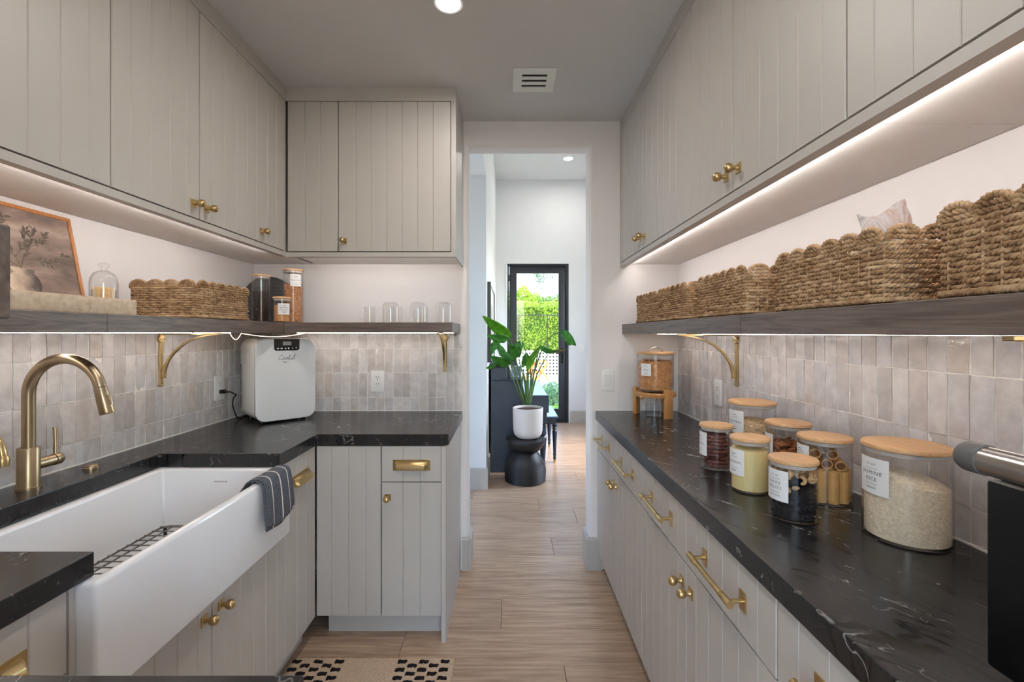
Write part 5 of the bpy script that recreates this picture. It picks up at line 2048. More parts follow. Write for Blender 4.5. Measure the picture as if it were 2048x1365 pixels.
# round board and three jars in the corner
rb = link('round_board', MB().lathe([(0, -0.009), (0.126, -0.009), (0.130, -0.005), (0.130, 0.005), (0.126, 0.009), (0, 0.009)], 56).xf(Matrix.Rotation(PI / 2, 4, 'X')).mesh('round_board', BOARDW), None,
          (-1.325, 2.513, SZ1 + 0.1307), (-0.13, 0, 0.35))
tag(rb, 'round blackened wooden board leaning in the corner behind the jars', 'serving board')
random.seed(41)
KJ = (-1.272, 2.335)
jar('storage_jar', 'tall slim glass jar of dark coffee beans on the sink shelf', *KJ, SZ1, 0.0415, 0.246)
mb = heap(MB(), 0.0355, 0.0062, 0.158, 26, 0.002, (0, 0), 0.001)
for q in range(900):
    p = random.uniform(0, 2 * PI)
    mb.ball((0.0360 * math.cos(p), 0.0360 * math.sin(p), random.uniform(0.009, 0.160)), 0.0030, 6, 4, (1, 1, 1.3))
fill('coffee_beans', 'dark coffee beans in the tall slim jar', 'coffee beans', *KJ, SZ1, mb, COFFEE)
BJ = (-1.152, 2.308)
jar('storage_jar', 'small glass jar of brown sugar in front of the walnut jar', *BJ, SZ1, 0.0405, 0.130, ['BROWN', 'SUGAR'], 311, 0.068, 0.058, 0.056)
fill('brown_sugar', 'light brown sugar filling the small shelf jar', 'sugar', *BJ, SZ1, heap(MB(), 0.0370, 0.0062, 0.088, 32, 0.003), SUGAR)
NJ = (-1.150, 2.425)
jar('storage_jar', 'tallest glass jar of walnut pieces on the shelf', *NJ, SZ1, 0.0490, 0.285, ['WALNUTS'], 312, 0.225, 0.058, 0.064)
mb = heap(MB(), 0.0400, 0.0062, 0.205, 24, 0.004, (0, 0), 0.002)
for q in range(620):
    p = random.uniform(0, 2 * PI)
    M = Vector((random.uniform(-1, 1), random.uniform(-1, 1), random.uniform(-1, 1)))
    octa(mb, (0.0415 * math.cos(p), 0.0415 * math.sin(p), random.uniform(0.010, 0.208)), M, random.uniform(0.004, 0.0065), random.uniform(0.003, 0.0042))
fill('walnuts', 'broken walnut pieces in the tallest shelf jar', 'walnuts', *NJ, SZ1, mb, WALNUT)


# glass mugs
def mug(label, x, y, r, h, group, inverted=False):
    m_ = thing('glass_mug', label, 'mug', (x, y, SZ1), 0.0, group)
    t = 0.0022
    if inverted:
        part(m_, 'glass', MB().lathe([(0, h), (r * 0.55, h - 0.001), (r * 0.82, h - 0.006), (r * 0.95, h - 0.014), (r, h - 0.026), (r, 0.0003), (r - t, 0.0003), (r - t, h - 0.027), (r * 0.9, h - 0.017), (r * 0.75, h - 0.010), (r * 0.5, h - 0.006), (0, h - 0.005)], 32), GLASS)
    else:
        part(m_, 'glass', MB().lathe([(0, 0.0003), (r - 0.004, 0.0003), (r, 0.005), (r, h), (r - t, h + 0.0006), (r - t, 0.008), (r - 0.007, 0.005), (0, 0.005)], 32), GLASS)
    hr = h * 0.30
    pts = []
    for k in range(13):
        a = math.radians(100 + 160 * k / 12)
        pts.append((-r + 0.001 + hr * 0.95 * math.cos(a), 0, h * 0.50 + hr * math.sin(a)))
    part(m_, 'handle', MB().tube(pts, 0.0034, 8), GLASS)


mug('large upturned clear glass mug at the front, left of the three', -0.606, 2.330, 0.0405, 0.106, 'large glass mugs', True)
mug('large upturned clear glass mug at the front, middle of the three', -0.466, 2.330, 0.0405, 0.106, 'large glass mugs', True)
mug('large upturned clear glass mug at the front, right by the shelf end', -0.337, 2.330, 0.0405, 0.106, 'large glass mugs', True)
mug('small clear glass mug at the back, left of the three', -0.772, 2.52, 0.0300, 0.093, 'small glass mugs')
mug('small clear glass mug at the back, middle of the three', -0.622, 2.52, 0.0300, 0.093, 'small glass mugs')
mug('small clear glass mug at the back, right of the three', -0.480, 2.52, 0.0300, 0.093, 'small glass mugs')

# ================================================================== RUG
random.seed(51)
rg = thing('kitchen_rug', 'beige tufted rug with black checks in front of the sink', 'rug', (-0.56, 1.45, 0.0), world=True)
rx0, rx1, ry0, ry1 = -0.898, -0.222, 0.86, 1.895
mb = MB()
nx, ny = 120, 150
vs, fs = [], []
for j in range(ny + 1):
    for i in range(nx + 1):
        x = rx0 + (rx1 - rx0) * i / nx
        y = ry0 + (ry1 - ry0) * j / ny
        ed = min(i, nx - i, j, ny - j)
        z = (0.002 if ed == 0 else 0.010) + (random.uniform(0, 0.0035) if ed else 0)
        vs.append((x + random.uniform(-0.002, 0.002), y + random.uniform(-0.002, 0.002), z))
for j in range(ny):
    for i in range(nx):
        a = j * (nx + 1) + i
        fs.append((a, a + 1, a + nx + 2, a + nx + 1))
part(rg, 'pile', MB().add(vs, fs), RUG_BASE)


def tuft_mesh(seed):
    rnd = random.Random(seed)
    vs, fs = [], []
    nx_, ny_ = 6, 4
    for j in range(ny_ + 1):
        for i in range(nx_ + 1):
            ed = i in (0, nx_) or j in (0, ny_)
            vs.append(((i / nx_ - 0.5) * 0.043 + rnd.uniform(-0.0018, 0.0018), (j / ny_ - 0.5) * 0.0205 + rnd.uniform(-0.0012, 0.0012), 0.009 if ed else 0.0155 + rnd.uniform(0, 0.003)))
    for j in range(ny_):
        for i in range(nx_):
            a = j * (nx_ + 1) + i
            fs.append((a, a + 1, a + nx_ + 2, a + nx_ + 1))
    return MB().add(vs, fs).mesh('black_check', RUG_DARK)


tms = [tuft_mesh(s) for s in range(4)]
for x_first in (-0.870, -0.437):
    j = 0
    y = ry1 - 0.030
    while y > ry0 + 0.02:
        for c in range(5):
            if (c + j) % 2 == 0:
                link('black_check', random.choice(tms), rg, (x_first + c * 0.0436 - rg.location.x, y - rg.location.y, 0), (0, 0, random.uniform(-0.05, 0.05)))
        y -= 0.0222
        j += 1


# ================================================================== HALL
# glass door at the end of the hall
d1 = struct('door_1', MB().cells([0.005, 0.118, 0.757, 0.870], [0.012, 0.205, 2.277, 2.385], [[1, 1, 1], [1, 0, 1], [1, 1, 1]], HE + 0.045, HE + 0.090, 'y'), CHARCOAL_DOOR, 0.003,
            label='dark charcoal glazed door leading to the garden')
struct('glass_pane', MB().box(0.118, HE + 0.063, 0.205, 0.757, HE + 0.069, 2.277), PANE, parent=d1)
struct('door_frame', MB().cells([-0.028, 0.002, 0.873, 0.903], [0.0, 2.388, 2.414], [[1, 0, 1], [1, 1, 1]], HE + 0.005, HE + 0.135, 'y'), CHARCOAL_DOOR, 0.002, parent=d1)
struct('threshold', MB().box(0.002, HE + 0.01, 0.0, 0.873, HE + 0.135, 0.012), CHARCOAL_DOOR, parent=d1)
struct('lever_handle', MB().prism(rrect(0.034, 0.24, 0.004, 3, 0.815, 1.02), HE + 0.036, HE + 0.045, 'y').cyl((0.815, HE + 0.037, 1.05), (0.815, HE, 1.05), 0.009, 12).tube([(0.815, HE, 1.05), (0.78, HE - 0.004, 1.05), (0.71, HE - 0.004, 1.052)], 0.009, 10), BLACKP, parent=d1)
for zz in (0.35, 1.3, 2.15):
    struct('hinge', MB().cyl((0.004, HE + 0.040, zz), (0.004, HE + 0.040, zz + 0.10), 0.008, 10), BLACKP, parent=d1)
mb = MB().cells([-0.052, -0.029, 0.904, 0.927], [0.0, 2.415, 2.438], [[1, 0, 1], [1, 1, 1]], HE - 0.012, HE - 0.0005, 'y')
struct('trim_1', mb, FAR_WALL)

# picture frame on the hall wall
pf = thing('wall_picture', 'dark framed picture hanging on the left hall wall above the piano', 'picture', (HX, 4.75, 1.10), world=True)
fy0, fy1, fz0, fz1 = 4.18, 5.35, 1.09, 1.835
part(pf, 'frame', MB().cells([fy0, fy0 + 0.03, fy1 - 0.03, fy1], [fz0, fz0 + 0.03, fz1 - 0.03, fz1], [[1, 1, 1], [1, 0, 1], [1, 1, 1]], HX + 0.001, HX + 0.034, 'x'), BLACKP, 0.002)
part(pf, 'mat_board', MB().box(HX + 0.004, fy0 + 0.03, fz0 + 0.03, HX + 0.020, fy1 - 0.03, fz1 - 0.03), PAPER, smooth=False)
part(pf, 'print', MB().box(HX + 0.0195, fy0 + 0.25, fz0 + 0.18, HX + 0.0205, fy1 - 0.25, fz1 - 0.18), plain('picture_print', (170, 166, 160), 0.8, var=0.3, nscale=6), smooth=False)

# upright piano, back to the left wall, its near end towards the pantry
px0 = HX + 0.022
py0, py1 = 4.45, 5.90
pn = thing('upright_piano', 'navy blue upright piano against the left hall wall', 'piano', (0.1, 5.17, 0.0), world=True)
part(pn, 'case', MB().box(px0, py0 + 0.03, 0.08, 0.115, py1 - 0.03, 0.900), NAVY, 0.004)
for yy in (py0, py1 - 0.035):
    part(pn, 'side_cheek', MB().prism([(px0, 0.0), (0.135, 0.0), (0.135, 0.08), (0.115, 0.10), (0.115, 0.55), (0.145, 0.58), (0.39, 0.58), (0.39, 0.752), (0.16, 0.752), (0.13, 0.80), (0.13, 0.895), (px0, 0.895)], yy, yy + 0.035, 'y'), NAVY, 0.003)
    part(pn, 'plinth', MB().box(px0 - 0.003, yy - 0.010, 0.0, 0.15, yy + 0.045, 0.095), NAVY, 0.004)
part(pn, 'upper_case', MB().box(px0, py0 + 0.012, 0.905, -0.022, py1 - 0.012, 1.030), NAVY, 0.004)
part(pn, 'top_lid', MB().box(px0 - 0.002, py0 + 0.002, 1.031, -0.012, py1 - 0.002, 1.052), NAVY, 0.004)
part(pn, 'music_ledge', MB().box(px0 - 0.001, py0 - 0.004, 0.896, 0.138, py1 + 0.004, 0.908), NAVY, 0.003)
part(pn, 'music_desk', MB().prism([(-0.022, 0.909), (0.03, 0.909), (-0.004, 1.030), (-0.020, 1.030)], py0 + 0.10, py1 - 0.10, 'y'), NAVY, 0.003)
part(pn, 'key_bed', MB().box(0.116, py0 + 0.036, 0.585, 0.385, py1 - 0.036, 0.690), NAVY, 0.003)
part(pn, 'fallboard', MB().box(0.135, py0 + 0.036, 0.7395, 0.375, py1 - 0.036, 0.7515), plain('navy_fallboard_sheen', (74, 92, 116), 0.28, var=0.12, nscale=6), 0.003)  # lighter copy of the navy, sky sheen put into the colour
part(pn, 'key_slip', MB().box(0.372, py0 + 0.036, 0.640, 0.388, py1 - 0.036, 0.740), NAVY, 0.003)
for yy in (py0 + 0.045, py1 - 0.045):
    part(pn, 'corbel', MB().box(0.300, yy - 0.032, 0.470, 0.372, yy + 0.032, 0.579).box(0.310, yy - 0.028, 0.44, 0.36, yy + 0.028, 0.47), NAVY, 0.004)
    part(pn, 'leg', MB().lathe([(0, 0), (0.020, 0), (0.024, 0.02), (0.016, 0.05), (0.028, 0.07), (0.020, 0.085), (0.034, 0.28), (0.038, 0.33), (0.026, 0.35), (0.036, 0.37), (0.030, 0.40), (0.032, 0.44), (0, 0.44)], 18, (0.335, yy, 0)), NAVY)
part(pn, 'lower_panel', MB().box(0.116, py0 + 0.05, 0.11, 0.128, py1 - 0.05, 0.55), NAVY, 0.003)
ph_ = thing('photo_frame', 'small pale photo frame standing on the piano ledge', 'photo frame', (0.085, 4.70, 0.909))
part(ph_, 'frame', MB().cells([-0.045, -0.034, 0.034, 0.045], [0, 0.012, 0.105, 0.118], [[1, 1, 1], [1, 0, 1], [1, 1, 1]], -0.006, 0.006, 'y'), plain('pale_blue_frame', (186, 202, 214), 0.4), 0.001)
part(ph_, 'photo', MB().box(-0.034, -0.002, 0.012, 0.034, 0.002, 0.105), plain('photo_print', (120, 140, 150), 0.4, var=0.5, nscale=40), smooth=False)
ap = solo('red_apple', MB().lathe([(0, 0.006), (0.018, 0.0), (0.034, 0.018), (0.038, 0.036), (0.032, 0.056), (0.016, 0.064), (0.004, 0.058), (0, 0.056)], 20), plain('red_ornament', (150, 30, 36), 0.35, var=0.2), 'small red ornament on top of the piano behind the leaves', 'ornament')
ap.location = (-0.06, 4.62, 1.0525)

# bench
be = thing('piano_bench', 'navy piano bench on turned legs with brass feet', 'bench', (0.33, 5.1, 0.0), world=True)
bx0, bx1, by0, by1 = 0.135, 0.515, 4.745, 5.465
part(be, 'seat', MB().box(bx0, by0, 0.470, bx1, by1, 0.490), plain('navy_bench_sheen', (70, 88, 112), 0.25, var=0.1), 0.004)  # lighter navy than the legs, sheen on the seat painted in
part(be, 'apron', MB().box(bx0 + 0.02, by0 + 0.02, 0.405, bx1 - 0.02, by1 - 0.02, 0.4695), NAVY, 0.003)
for x in (bx0 + 0.035, bx1 - 0.035):
    for y in (by0 + 0.035, by1 - 0.035):
        lg_ = part(be, 'leg', MB().lathe([(0, 0.035), (0.013, 0.035), (0.017, 0.05), (0.013, 0.07), (0.019, 0.085), (0.015, 0.10), (0.024, 0.30), (0.026, 0.335), (0.018, 0.345), (0.027, 0.36), (0.020, 0.375), (0.027, 0.385), (0.027, 0.404), (0, 0.404)], 16, (x, y, 0)), NAVY)
        part(be, 'brass_foot', MB().lathe([(0, 0.0), (0.010, 0.0), (0.013, 0.012), (0.014, 0.0345), (0, 0.0345)], 14, (x, y, 0)), BRASS, sub=lg_)

# carved stool
SXY = (0.150, 4.205)
st = thing('carved_stool', 'black carved drum stool holding the planter', 'stool', (SXY[0], SXY[1], 0.0))
part(st, 'seat', MB().lathe([(0, 0.395), (0.165, 0.395), (0.178, 0.388), (0.182, 0.375), (0.176, 0.340), (0.155, 0.305), (0.130, 0.285), (0.118, 0.278), (0, 0.278)], 40), STOOL)
prof = [(0, 0.0), (0.172, 0.0), (0.180, 0.006)]
z = 0.010
while z < 0.268:
    t = z / 0.272
    r_ = 0.184 + 0.008 * math.sin(PI * t) - 0.075 * max(0, t - 0.35) ** 1.7 / 0.65 ** 1.7
    prof += [(r_ + 0.0018, z), (r_ - 0.0012, z + 0.0045)]
    z += 0.009
prof += [(0.108, 0.277), (0, 0.277)]
part(st, 'ribbed_drum', MB().lathe(prof, 44), STOOL, angle=20)

# potted bird-of-paradise
PXY = (0.174, 4.200)
pz = 0.3955
pl_ = thing('potted_plant', 'leafy bird of paradise plant in a white pot on the stool', 'plant', (PXY[0], PXY[1], pz))
part(pl_, 'pot', MB().lathe([(0, 0), (0.075, 0.0), (0.105, 0.010), (0.126, 0.035), (0.135, 0.075), (0.140, 0.272), (0.141, 0.278), (0.136, 0.280), (0.132, 0.276), (0.130, 0.245), (0, 0.245)], 44), POT)
so_ = MB().lathe([(0.1295, 0.246)] + [(0.13 * k / 8, 0.258 + 0.004 * (k % 2)) for k in range(7, 0, -1)] + [(0, 0.262)], 30)
part(pl_, 'soil', so_, SOIL)


def leaf_mat(name, c1, c2, trans):
    g = NT(name)
    co = g.coord()
    f = g.noise(co, 22, 3.0)
    col = g.ramp(f, [(0.3, lin(c1)), (0.7, lin(c2))])
    p = g.bsdf(col, 0.38, 0.0, g.bump(g.noise(co, 60, 3.0), 0.15, 0.003), 0.5)
    tr = g.n('ShaderNodeBsdfTranslucent')
    g.link(col, tr.inputs[0])
    mx = g.n('ShaderNodeMixShader')
    mx.inputs[0].default_value = trans
    g.link(p.outputs[0], mx.inputs[1])
    g.link(tr.outputs[0], mx.inputs[2])
    g.link(mx.outputs[0], g.out.inputs['Surface'])
    return g.m


LEAF = leaf_mat('plant_leaf', (50, 118, 44), (96, 172, 66), 0.42)
LEAF_BRIGHT = leaf_mat('backlit_leaf', (92, 156, 40), (140, 200, 60), 0.5)  # brighter leaf green, backlight put into the colour
LEAF_DRY = leaf_mat('dry_leaf', (110, 96, 66), (140, 124, 88), 0.2)
STEMM = plain('leaf_stalk', (82, 112, 62), 0.5, var=0.2)


def P3(pxx, pyy, Y):
    """a point of the plant, from measured sightlines, at depth Y, in the plant's own frame"""
    return Vector(((pxx - 1018) * Y / 910 - PXY[0], Y - PXY[1], EYE - (pyy - 667) * Y / 910 - pz))


def leaf(mat, base, tip, width, side, curl=0.0, fold=0.25, droop=0.0):
    b, t = Vector(base), Vector(tip)
    ax = t - b
    L = ax.length
    ax.normalize()
    s = Vector(side)
    s = (s - ax * s.dot(ax)).normalized()
    nn = ax.cross(s).normalized()
    if nn.y > 0:
        nn = -nn
    n, m = 12, 6
    vs, fs = [], []
    for i in range(n + 1):
        u = i / n
        w = width * (math.sin(PI * min(1.0, u ** 0.8 * 0.98 + 0.015)) ** 0.75) / 2
        c = b + ax * (L * u) + nn * (curl * math.sin(PI * u)) - Vector((0, 0, droop * u * u))
        for j in range(m + 1):
            v_ = j / m * 2 - 1
            vs.append(c + s * (w * v_) + nn * (fold * w * abs(v_) + 0.004 * math.sin(u * 22 + v_ * 3)))
    for i in range(n):
        for j in range(m):
            a = i * (m + 1) + j
            fs.append((a, a + 1, a + m + 2, a + m + 1))
    o = part(pl_, 'leaf', MB().add(vs, fs), mat)
    so = o.modifiers.new('thickness', 'SOLIDIFY')
    so.thickness = 0.0012
    return o


def stalk(pts, r0=0.007, r1=0.0035):
    pts = [Vector(p) for p in pts]
    sm = []
    for i in range(len(pts) - 1):
        p0, p1, p2, p3 = pts[max(i - 1, 0)], pts[i], pts[i + 1], pts[min(i + 2, len(pts) - 1)]
        for k in range(5):
            t = k / 5
            sm.append(0.5 * ((2 * p1) + (p2 - p0) * t + (2 * p0 - 5 * p1 + 4 * p2 - p3) * t * t + (3 * p1 - p0 - 3 * p2 + p3) * t ** 3))
    sm.append(pts[-1])
    n = len(sm)
    part(pl_, 'stalk', MB().tube(sm, [r0 + (r1 - r0) * k / (n - 1) for k in range(n)], 8), STEMM)


Yp = 4.20
S = lambda x, y, dy=0.0: P3(x, y, Yp + dy)
# upper left big leaf
stalk([S(1051, 808), S(1040, 752, -0.03), S(1020, 676, -0.05)], 0.010, 0.004)
leaf(LEAF_BRIGHT, S(1022, 676, -0.05), S(965, 632, -0.32), 0.105, (0.45, -0.3, 0.75), 0.02)
# folded drooping leaf below it
stalk([S(1049, 808), S(1034, 760, -0.08), S(1016, 682, -0.13)], 0.009, 0.004)
leaf(LEAF, S(1017, 679, -0.13), S(974, 671, -0.31), 0.085, (0.1, -0.5, 0.8), 0.01)
leaf(LEAF, S(1000, 676, -0.15), S(982, 711, -0.22), 0.085, (0.8, -0.3, 0.2), 0.01)
# wide green leaf, centre left
stalk([S(1050, 809), S(1036, 770, -0.16), S(1022, 728, -0.20)], 0.009, 0.004)
leaf(LEAF, S(1030, 722, -0.20), S(993, 680, -0.22), 0.150, (0.7, -0.3, -0.5), 0.02)
leaf(LEAF, S(1034, 716, -0.10), S(1020, 688, -0.12), 0.10, (0.8, -0.2, 0.4), 0.01)
# low left leaf
stalk([S(1049, 810), S(1032, 775, -0.05), S(1016, 730, -0.12)], 0.008, 0.004)
leaf(LEAF, S(1022, 728, -0.12), S(980, 712, -0.25), 0.100, (0.1, -0.6, 0.8), 0.02)
leaf(LEAF, S(1000, 722, -0.16), S(972, 734, -0.30), 0.075, (0.3, -0.6, 0.8), 0.01, droop=0.012)
# dark leaves behind
stalk([S(1054, 808, 0.05), S(1048, 760, 0.10), S(1030, 690, 0.16)], 0.008, 0.004)
leaf(LEAF, S(1030, 689, 0.14), S(1040, 714, 0.12), 0.085, (0.9, 0.2, 0.1), 0.01)
leaf(LEAF, S(1028, 692, 0.12), S(1050, 692, 0.16), 0.075, (0.1, 0.5, 0.8), 0.01)
leaf(LEAF, S(1054, 706, 0.10), S(1044, 736, 0.10), 0.075, (0.9, 0.3, 0.1), 0.01)
# bright leaf, its backlit glow painted in
stalk([S(1055, 808, -0.02), S(1054, 770, -0.06), S(1055, 738, -0.08)], 0.009, 0.006)
leaf(LEAF_BRIGHT, S(1054, 742, -0.08), S(1078, 696, -0.06), 0.078, (0.8, -0.35, 0.3), 0.015)
# spear
stalk([S(1056, 808, 0.05), S(1056, 740, 0.08), S(1050, 700, 0.08), S(1037, 660, 0.07)], 0.009, 0.002)
# right hand leaves
stalk([S(1057, 808), S(1070, 735, -0.02), S(1080, 694, -0.03)], 0.009, 0.004)
leaf(LEAF, S(1079, 692, -0.03), S(1113, 703, -0.08), 0.062, (0.1, -0.5, 0.8), 0.03, droop=0.0)
stalk([S(1060, 808), S(1074, 750, 0.02), S(1098, 706, 0.02)], 0.009, 0.004)
leaf(LEAF_DRY, S(1096, 706, 0.02), S(1135, 699, -0.04), 0.034, (0.1, -0.5, 0.8), 0.0)
stalk([S(1058, 808), S(1066, 756, 0.03), S(1084, 700, 0.05), S(1102, 673, 0.05), S(1128, 660, 0.03)], 0.009, 0.0035)
leaf(LEAF, S(1123, 660, 0.03), S(1152, 692, -0.03), 0.085, (0.8, -0.3, 0.55), 0.02)
leaf(LEAF, S(1130, 668, 0.02), S(1141, 692, 0.0), 0.060, (0.8, -0.3, 0.2), 0.01)
for q in range(7):
    a = q * 0.9
    x_, y_ = 1054 + 6 * math.cos(a), 808 + 1.5 * math.sin(a)
    stalk([S(x_, y_, 0.03 * math.sin(a)), S(x_ + 5 * math.cos(a), 770, 0.02 * math.sin(a)), S(x_ + 10 * math.cos(a * 1.3), 738, 0.02)], 0.010, 0.004)

# ================================================================== GARDEN BEYOND THE GLASS DOOR
random.seed(61)
GRASS = plain('lawn', (84, 128, 46), 0.95, var=0.35, nscale=30, bump=0.8, bscale=120)
LAWN_Z = -0.06
solo('lawn', MB().add([(-60, -60, LAWN_Z - 0.06), (60, -60, LAWN_Z - 0.06), (60, 80, LAWN_Z - 0.06), (-60, 80, LAWN_Z - 0.06)], [(0, 1, 2, 3)]), plain('ground', (150, 146, 128), 0.95, var=0.1), 'pale ground around the house', 'ground', kind='structure')
blades = MB()
for q in range(9000):
    x, y = random.uniform(-0.4, 2.6), random.uniform(7.25, 12.2)
    a = random.uniform(0, PI)
    h_ = random.uniform(0.03, 0.06)
    dx, dy = 0.006 * math.cos(a), 0.006 * math.sin(a)
    blades.add([(x - dx, y - dy, LAWN_Z), (x + dx, y + dy, LAWN_Z), (x + random.uniform(-0.015, 0.015), y + random.uniform(-0.015, 0.015), LAWN_Z + h_)], [(0, 1, 2)])
blades.box(-2.0, 7.15, LAWN_Z - 0.05, 4.0, 12.25, LAWN_Z)
tag(link('grass', blades.mesh('grass', GRASS, smooth=False)), 'short green lawn just outside the glass door', 'grass', None, 'stuff')
solo('patio_slab', MB().box(-2.0, 12.25, -0.12, 4.0, 14.4, 0.0), plain('pale_paving', (214, 204, 192), 0.8, var=0.08), 'pale paved terrace under the garden bench', 'paving', kind='structure')

LEAFS = [leaf_mat('hedge_leaf', (84, 128, 30), (178, 200, 60), 0.35), leaf_mat('tree_leaf', (70, 112, 52), (134, 164, 82), 0.35), leaf_mat('olive_leaf', (58, 92, 74), (108, 140, 112), 0.3)]
BARK = plain('bark', (92, 76, 62), 0.9, var=0.3, bump=0.6)


def foliage(n, fn, size, mat, name, parent=None, loc=(0, 0, 0)):
    vs, fs = [], []
    for _ in range(n):
        c = Vector(fn())
        u = Vector((random.gauss(0, 1), random.gauss(0, 1), random.gauss(0, 1))).normalized()
        w_ = u.orthogonal().normalized()
        w_.rotate(Matrix.Rotation(random.uniform(0, 6.28), 3, u))
        s = size * random.uniform(0.6, 1.4)
        o = len(vs)
        vs += [c - u * s, c + w_ * s * 0.45, c + u * s, c - w_ * s * 0.45]
        fs.append((o, o + 1, o + 2, o + 3))
    m = MB()
    m.add(vs, fs)
    me = m.mesh(name, mat, smooth=False)
    return link(name, me, parent, loc)


hd_ = thing('garden_hedge', 'tall clipped bright green hedge behind the fence', 'hedge', (0.8, 15.9, 0.0), world=True)
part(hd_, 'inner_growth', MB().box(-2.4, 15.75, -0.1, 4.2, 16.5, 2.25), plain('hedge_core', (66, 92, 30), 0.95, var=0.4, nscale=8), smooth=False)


def hedge_pt():
    x = random.uniform(-2.4, 4.2)
    if random.random() < 0.75:
        z = random.uniform(0, 2.45)
        y = 15.62 + 0.16 * mnoise.noise(Vector((x * 1.6, z * 1.6, 3))) + random.uniform(-0.05, 0.12)
    else:
        y = random.uniform(15.6, 16.5)
        z = 2.30 + 0.22 * mnoise.noise(Vector((x * 1.3, y, 1))) + random.uniform(-0.08, 0.14)
    return (x - 0.8, y - 15.9, z)


foliage(30000, hedge_pt, 0.038, LEAFS[0], 'hedge_leaves', hd_)['kind'] = 'stuff'


def tree(label, x, y, h, r, mat, n, trunk=1.2):
    t_ = thing('garden_tree', label, 'tree', (x, y, -0.1))
    part(t_, 'trunk', MB().tube([(0, 0, 0), (0.05, 0.02, trunk * 0.5), (0.0, 0.0, trunk), (0.1, 0.0, h * 0.8)], [0.12, 0.10, 0.08, 0.03], 8), BARK)

    def fn():
        while True:
            p = Vector((random.uniform(-1, 1), random.uniform(-1, 1), random.uniform(-1, 1)))
            if 0.35 < p.length < 1:
                q = p * (0.8 + 0.35 * mnoise.noise(p * 2.2 + Vector((x, y, h))))
                return (q.x * r, q.y * r, trunk + (h - trunk) * 0.5 + q.z * (h - trunk) * 0.5)
    o = foliage(n, fn, 0.055, mat, 'crown', t_)
    o['kind'] = 'stuff'
    return t_


tree('yellow green tree rising behind the left end of the hedge', 0.55, 18.6, 3.50, 1.0, LEAFS[0], 6500, 1.6)
tree('mid green tree rising behind the middle of the hedge', 1.45, 19.2, 3.25, 1.0, LEAFS[1], 6500, 1.6)
tree('mid green tree rising behind the right end of the hedge', 2.55, 18.8, 3.50, 1.1, LEAFS[1], 6500, 1.6)
# overhanging branches of a tree standing to the left
ot = thing('olive_tree', 'tree whose hanging blue green branches cross the top of the glass door', 'tree', (-1.8, 11.4, -0.1))
part(ot, 'trunk', MB().tube([(0, 0, 0), (0.1, 0, 1.4), (0.0, 0, 2.6), (0.6, 0.0, 3.4)], [0.16, 0.13, 0.11, 0.05], 8), BARK)
tips = []
brs = MB()
for q in range(26):
    x1 = random.uniform(1.9, 3.55)
    y1 = random.uniform(-0.5, 0.5)
    z1 = 3.18 - 0.12 * abs(x1 - 2.6) + random.uniform(-0.1, 0.25)
    dl = random.uniform(0.35, 0.80) * (0.9 if x1 < 3.1 else 0.7)
    pts = [(0.5, 0.0, 3.35), (x1 * 0.6, y1 * 0.6, 3.75), (x1, y1, z1), (x1 + 0.12, y1, z1 - dl * 0.5), (x1 + 0.22, y1 * 1.1, z1 - dl)]
    brs.tube(pts, [0.03, 0.015, 0.008, 0.004, 0.002], 5)
    for k in range(40):
        t = random.uniform(0.1, 1.0)
        a, b = Vector(pts[2]), Vector(pts[4])
        tips.append(a + (b - a) * t + Vector((random.gauss(0, 0.05), random.gauss(0, 0.05), random.gauss(0, 0.03))))
part(ot, 'branches', brs, BARK)
it = iter(tips)
foliage(len(tips), lambda: next(it), 0.030, LEAFS[2], 'hanging_leaves', ot)['kind'] = 'stuff'

fe = thing('garden_fence', 'thin black metal fence in front of the hedge', 'fence', (1.0, 14.95, 0.0), world=True)
for zz in (0.15, 1.94):
    part(fe, 'rail', MB().box(-2.0, 14.94, zz, 4.0, 14.965, zz + 0.030), BLACKP)
for x in (-0.6, 0.32, 1.262, 2.2, 3.1):
    part(fe, 'post', MB().box(x - 0.018, 14.935, -0.1, x + 0.018, 14.97, 2.0), BLACKP)

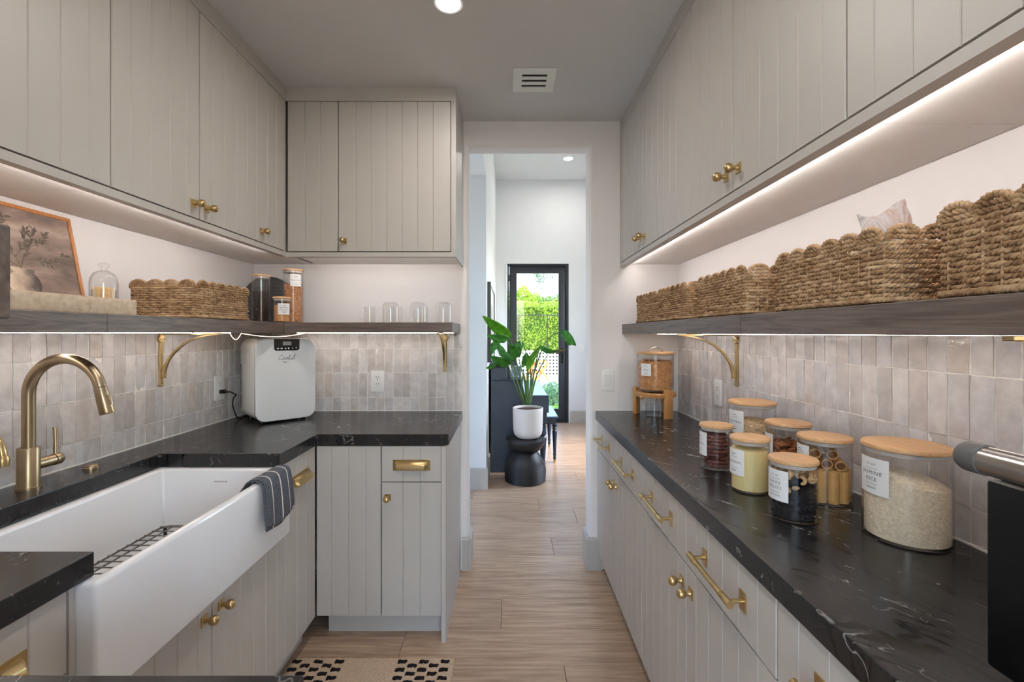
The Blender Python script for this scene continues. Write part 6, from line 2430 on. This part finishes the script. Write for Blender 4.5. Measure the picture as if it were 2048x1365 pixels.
la = thing('lattice_screen', 'low white lattice screen with dark square openings', 'lattice', (1.0, 14.1, 0.0), world=True)
LATT = plain('white_lattice', (238, 234, 228), 0.6, var=0.03)
x = 0.25
while x < 2.4:
    part(la, 'upright_bar', MB().box(x, 14.10, 0.0, x + 0.05, 14.13, 0.83), LATT)
    x += 0.105
z = 0.03
while z < 0.85:
    part(la, 'cross_bar', MB().box(0.22, 14.075, z, 2.45, 14.10, z + 0.05), LATT)
    z += 0.105
part(la, 'dark_backing', MB().box(0.22, 14.16, 0.0, 2.45, 14.18, 0.80), plain('dark_sheet', (58, 58, 56), 0.9), smooth=False)  # dark sheet added behind the bars to darken the openings

gb = thing('garden_bench', 'orange wooden picnic bench with crossed legs', 'bench', (0.78, 13.1, 0.0), world=True)
ORNG = plain('orange_wood', (206, 116, 46), 0.55, var=0.12)
for k in range(3):
    part(gb, 'top_slat', MB().box(0.50, 13.02 + 0.11 * k, 0.52, 1.10, 13.12 + 0.11 * k, 0.56), ORNG, 0.004)
for x in (0.60, 0.96):
    for s in (-1, 1):
        part(gb, 'crossed_leg', MB().prism([(x - s * 0.17 - 0.035, 0.0), (x - s * 0.17 + 0.035, 0.0), (x + s * 0.17 + 0.035, 0.52), (x + s * 0.17 - 0.035, 0.52)], 13.05 + 0.05 * (s + 1), 13.09 + 0.05 * (s + 1), 'y'), ORNG, 0.003)
part(gb, 'stretcher', MB().box(0.55, 13.10, 0.22, 1.02, 13.14, 0.27), ORNG, 0.003)

sb = thing('garden_shrub', 'low dark green shrub just outside the door glass', 'shrub', (0.86, 9.0, LAWN_Z))
part(sb, 'stems', MB().tube([(0, 0, 0), (0.02, 0, 0.2)], 0.012, 6).tube([(0.03, 0.02, 0), (0.1, 0.0, 0.2)], 0.01, 6), BARK)


def sh_pt():
    while True:
        p = Vector((random.uniform(-1, 1), random.uniform(-1, 1), random.uniform(-1, 1)))
        if p.length < 1:
            return (p.x * 0.24, p.y * 0.24, 0.24 + p.z * 0.23)


foliage(900, sh_pt, 0.028, LEAFS[2], 'shrub_leaves', sb)['kind'] = 'stuff'
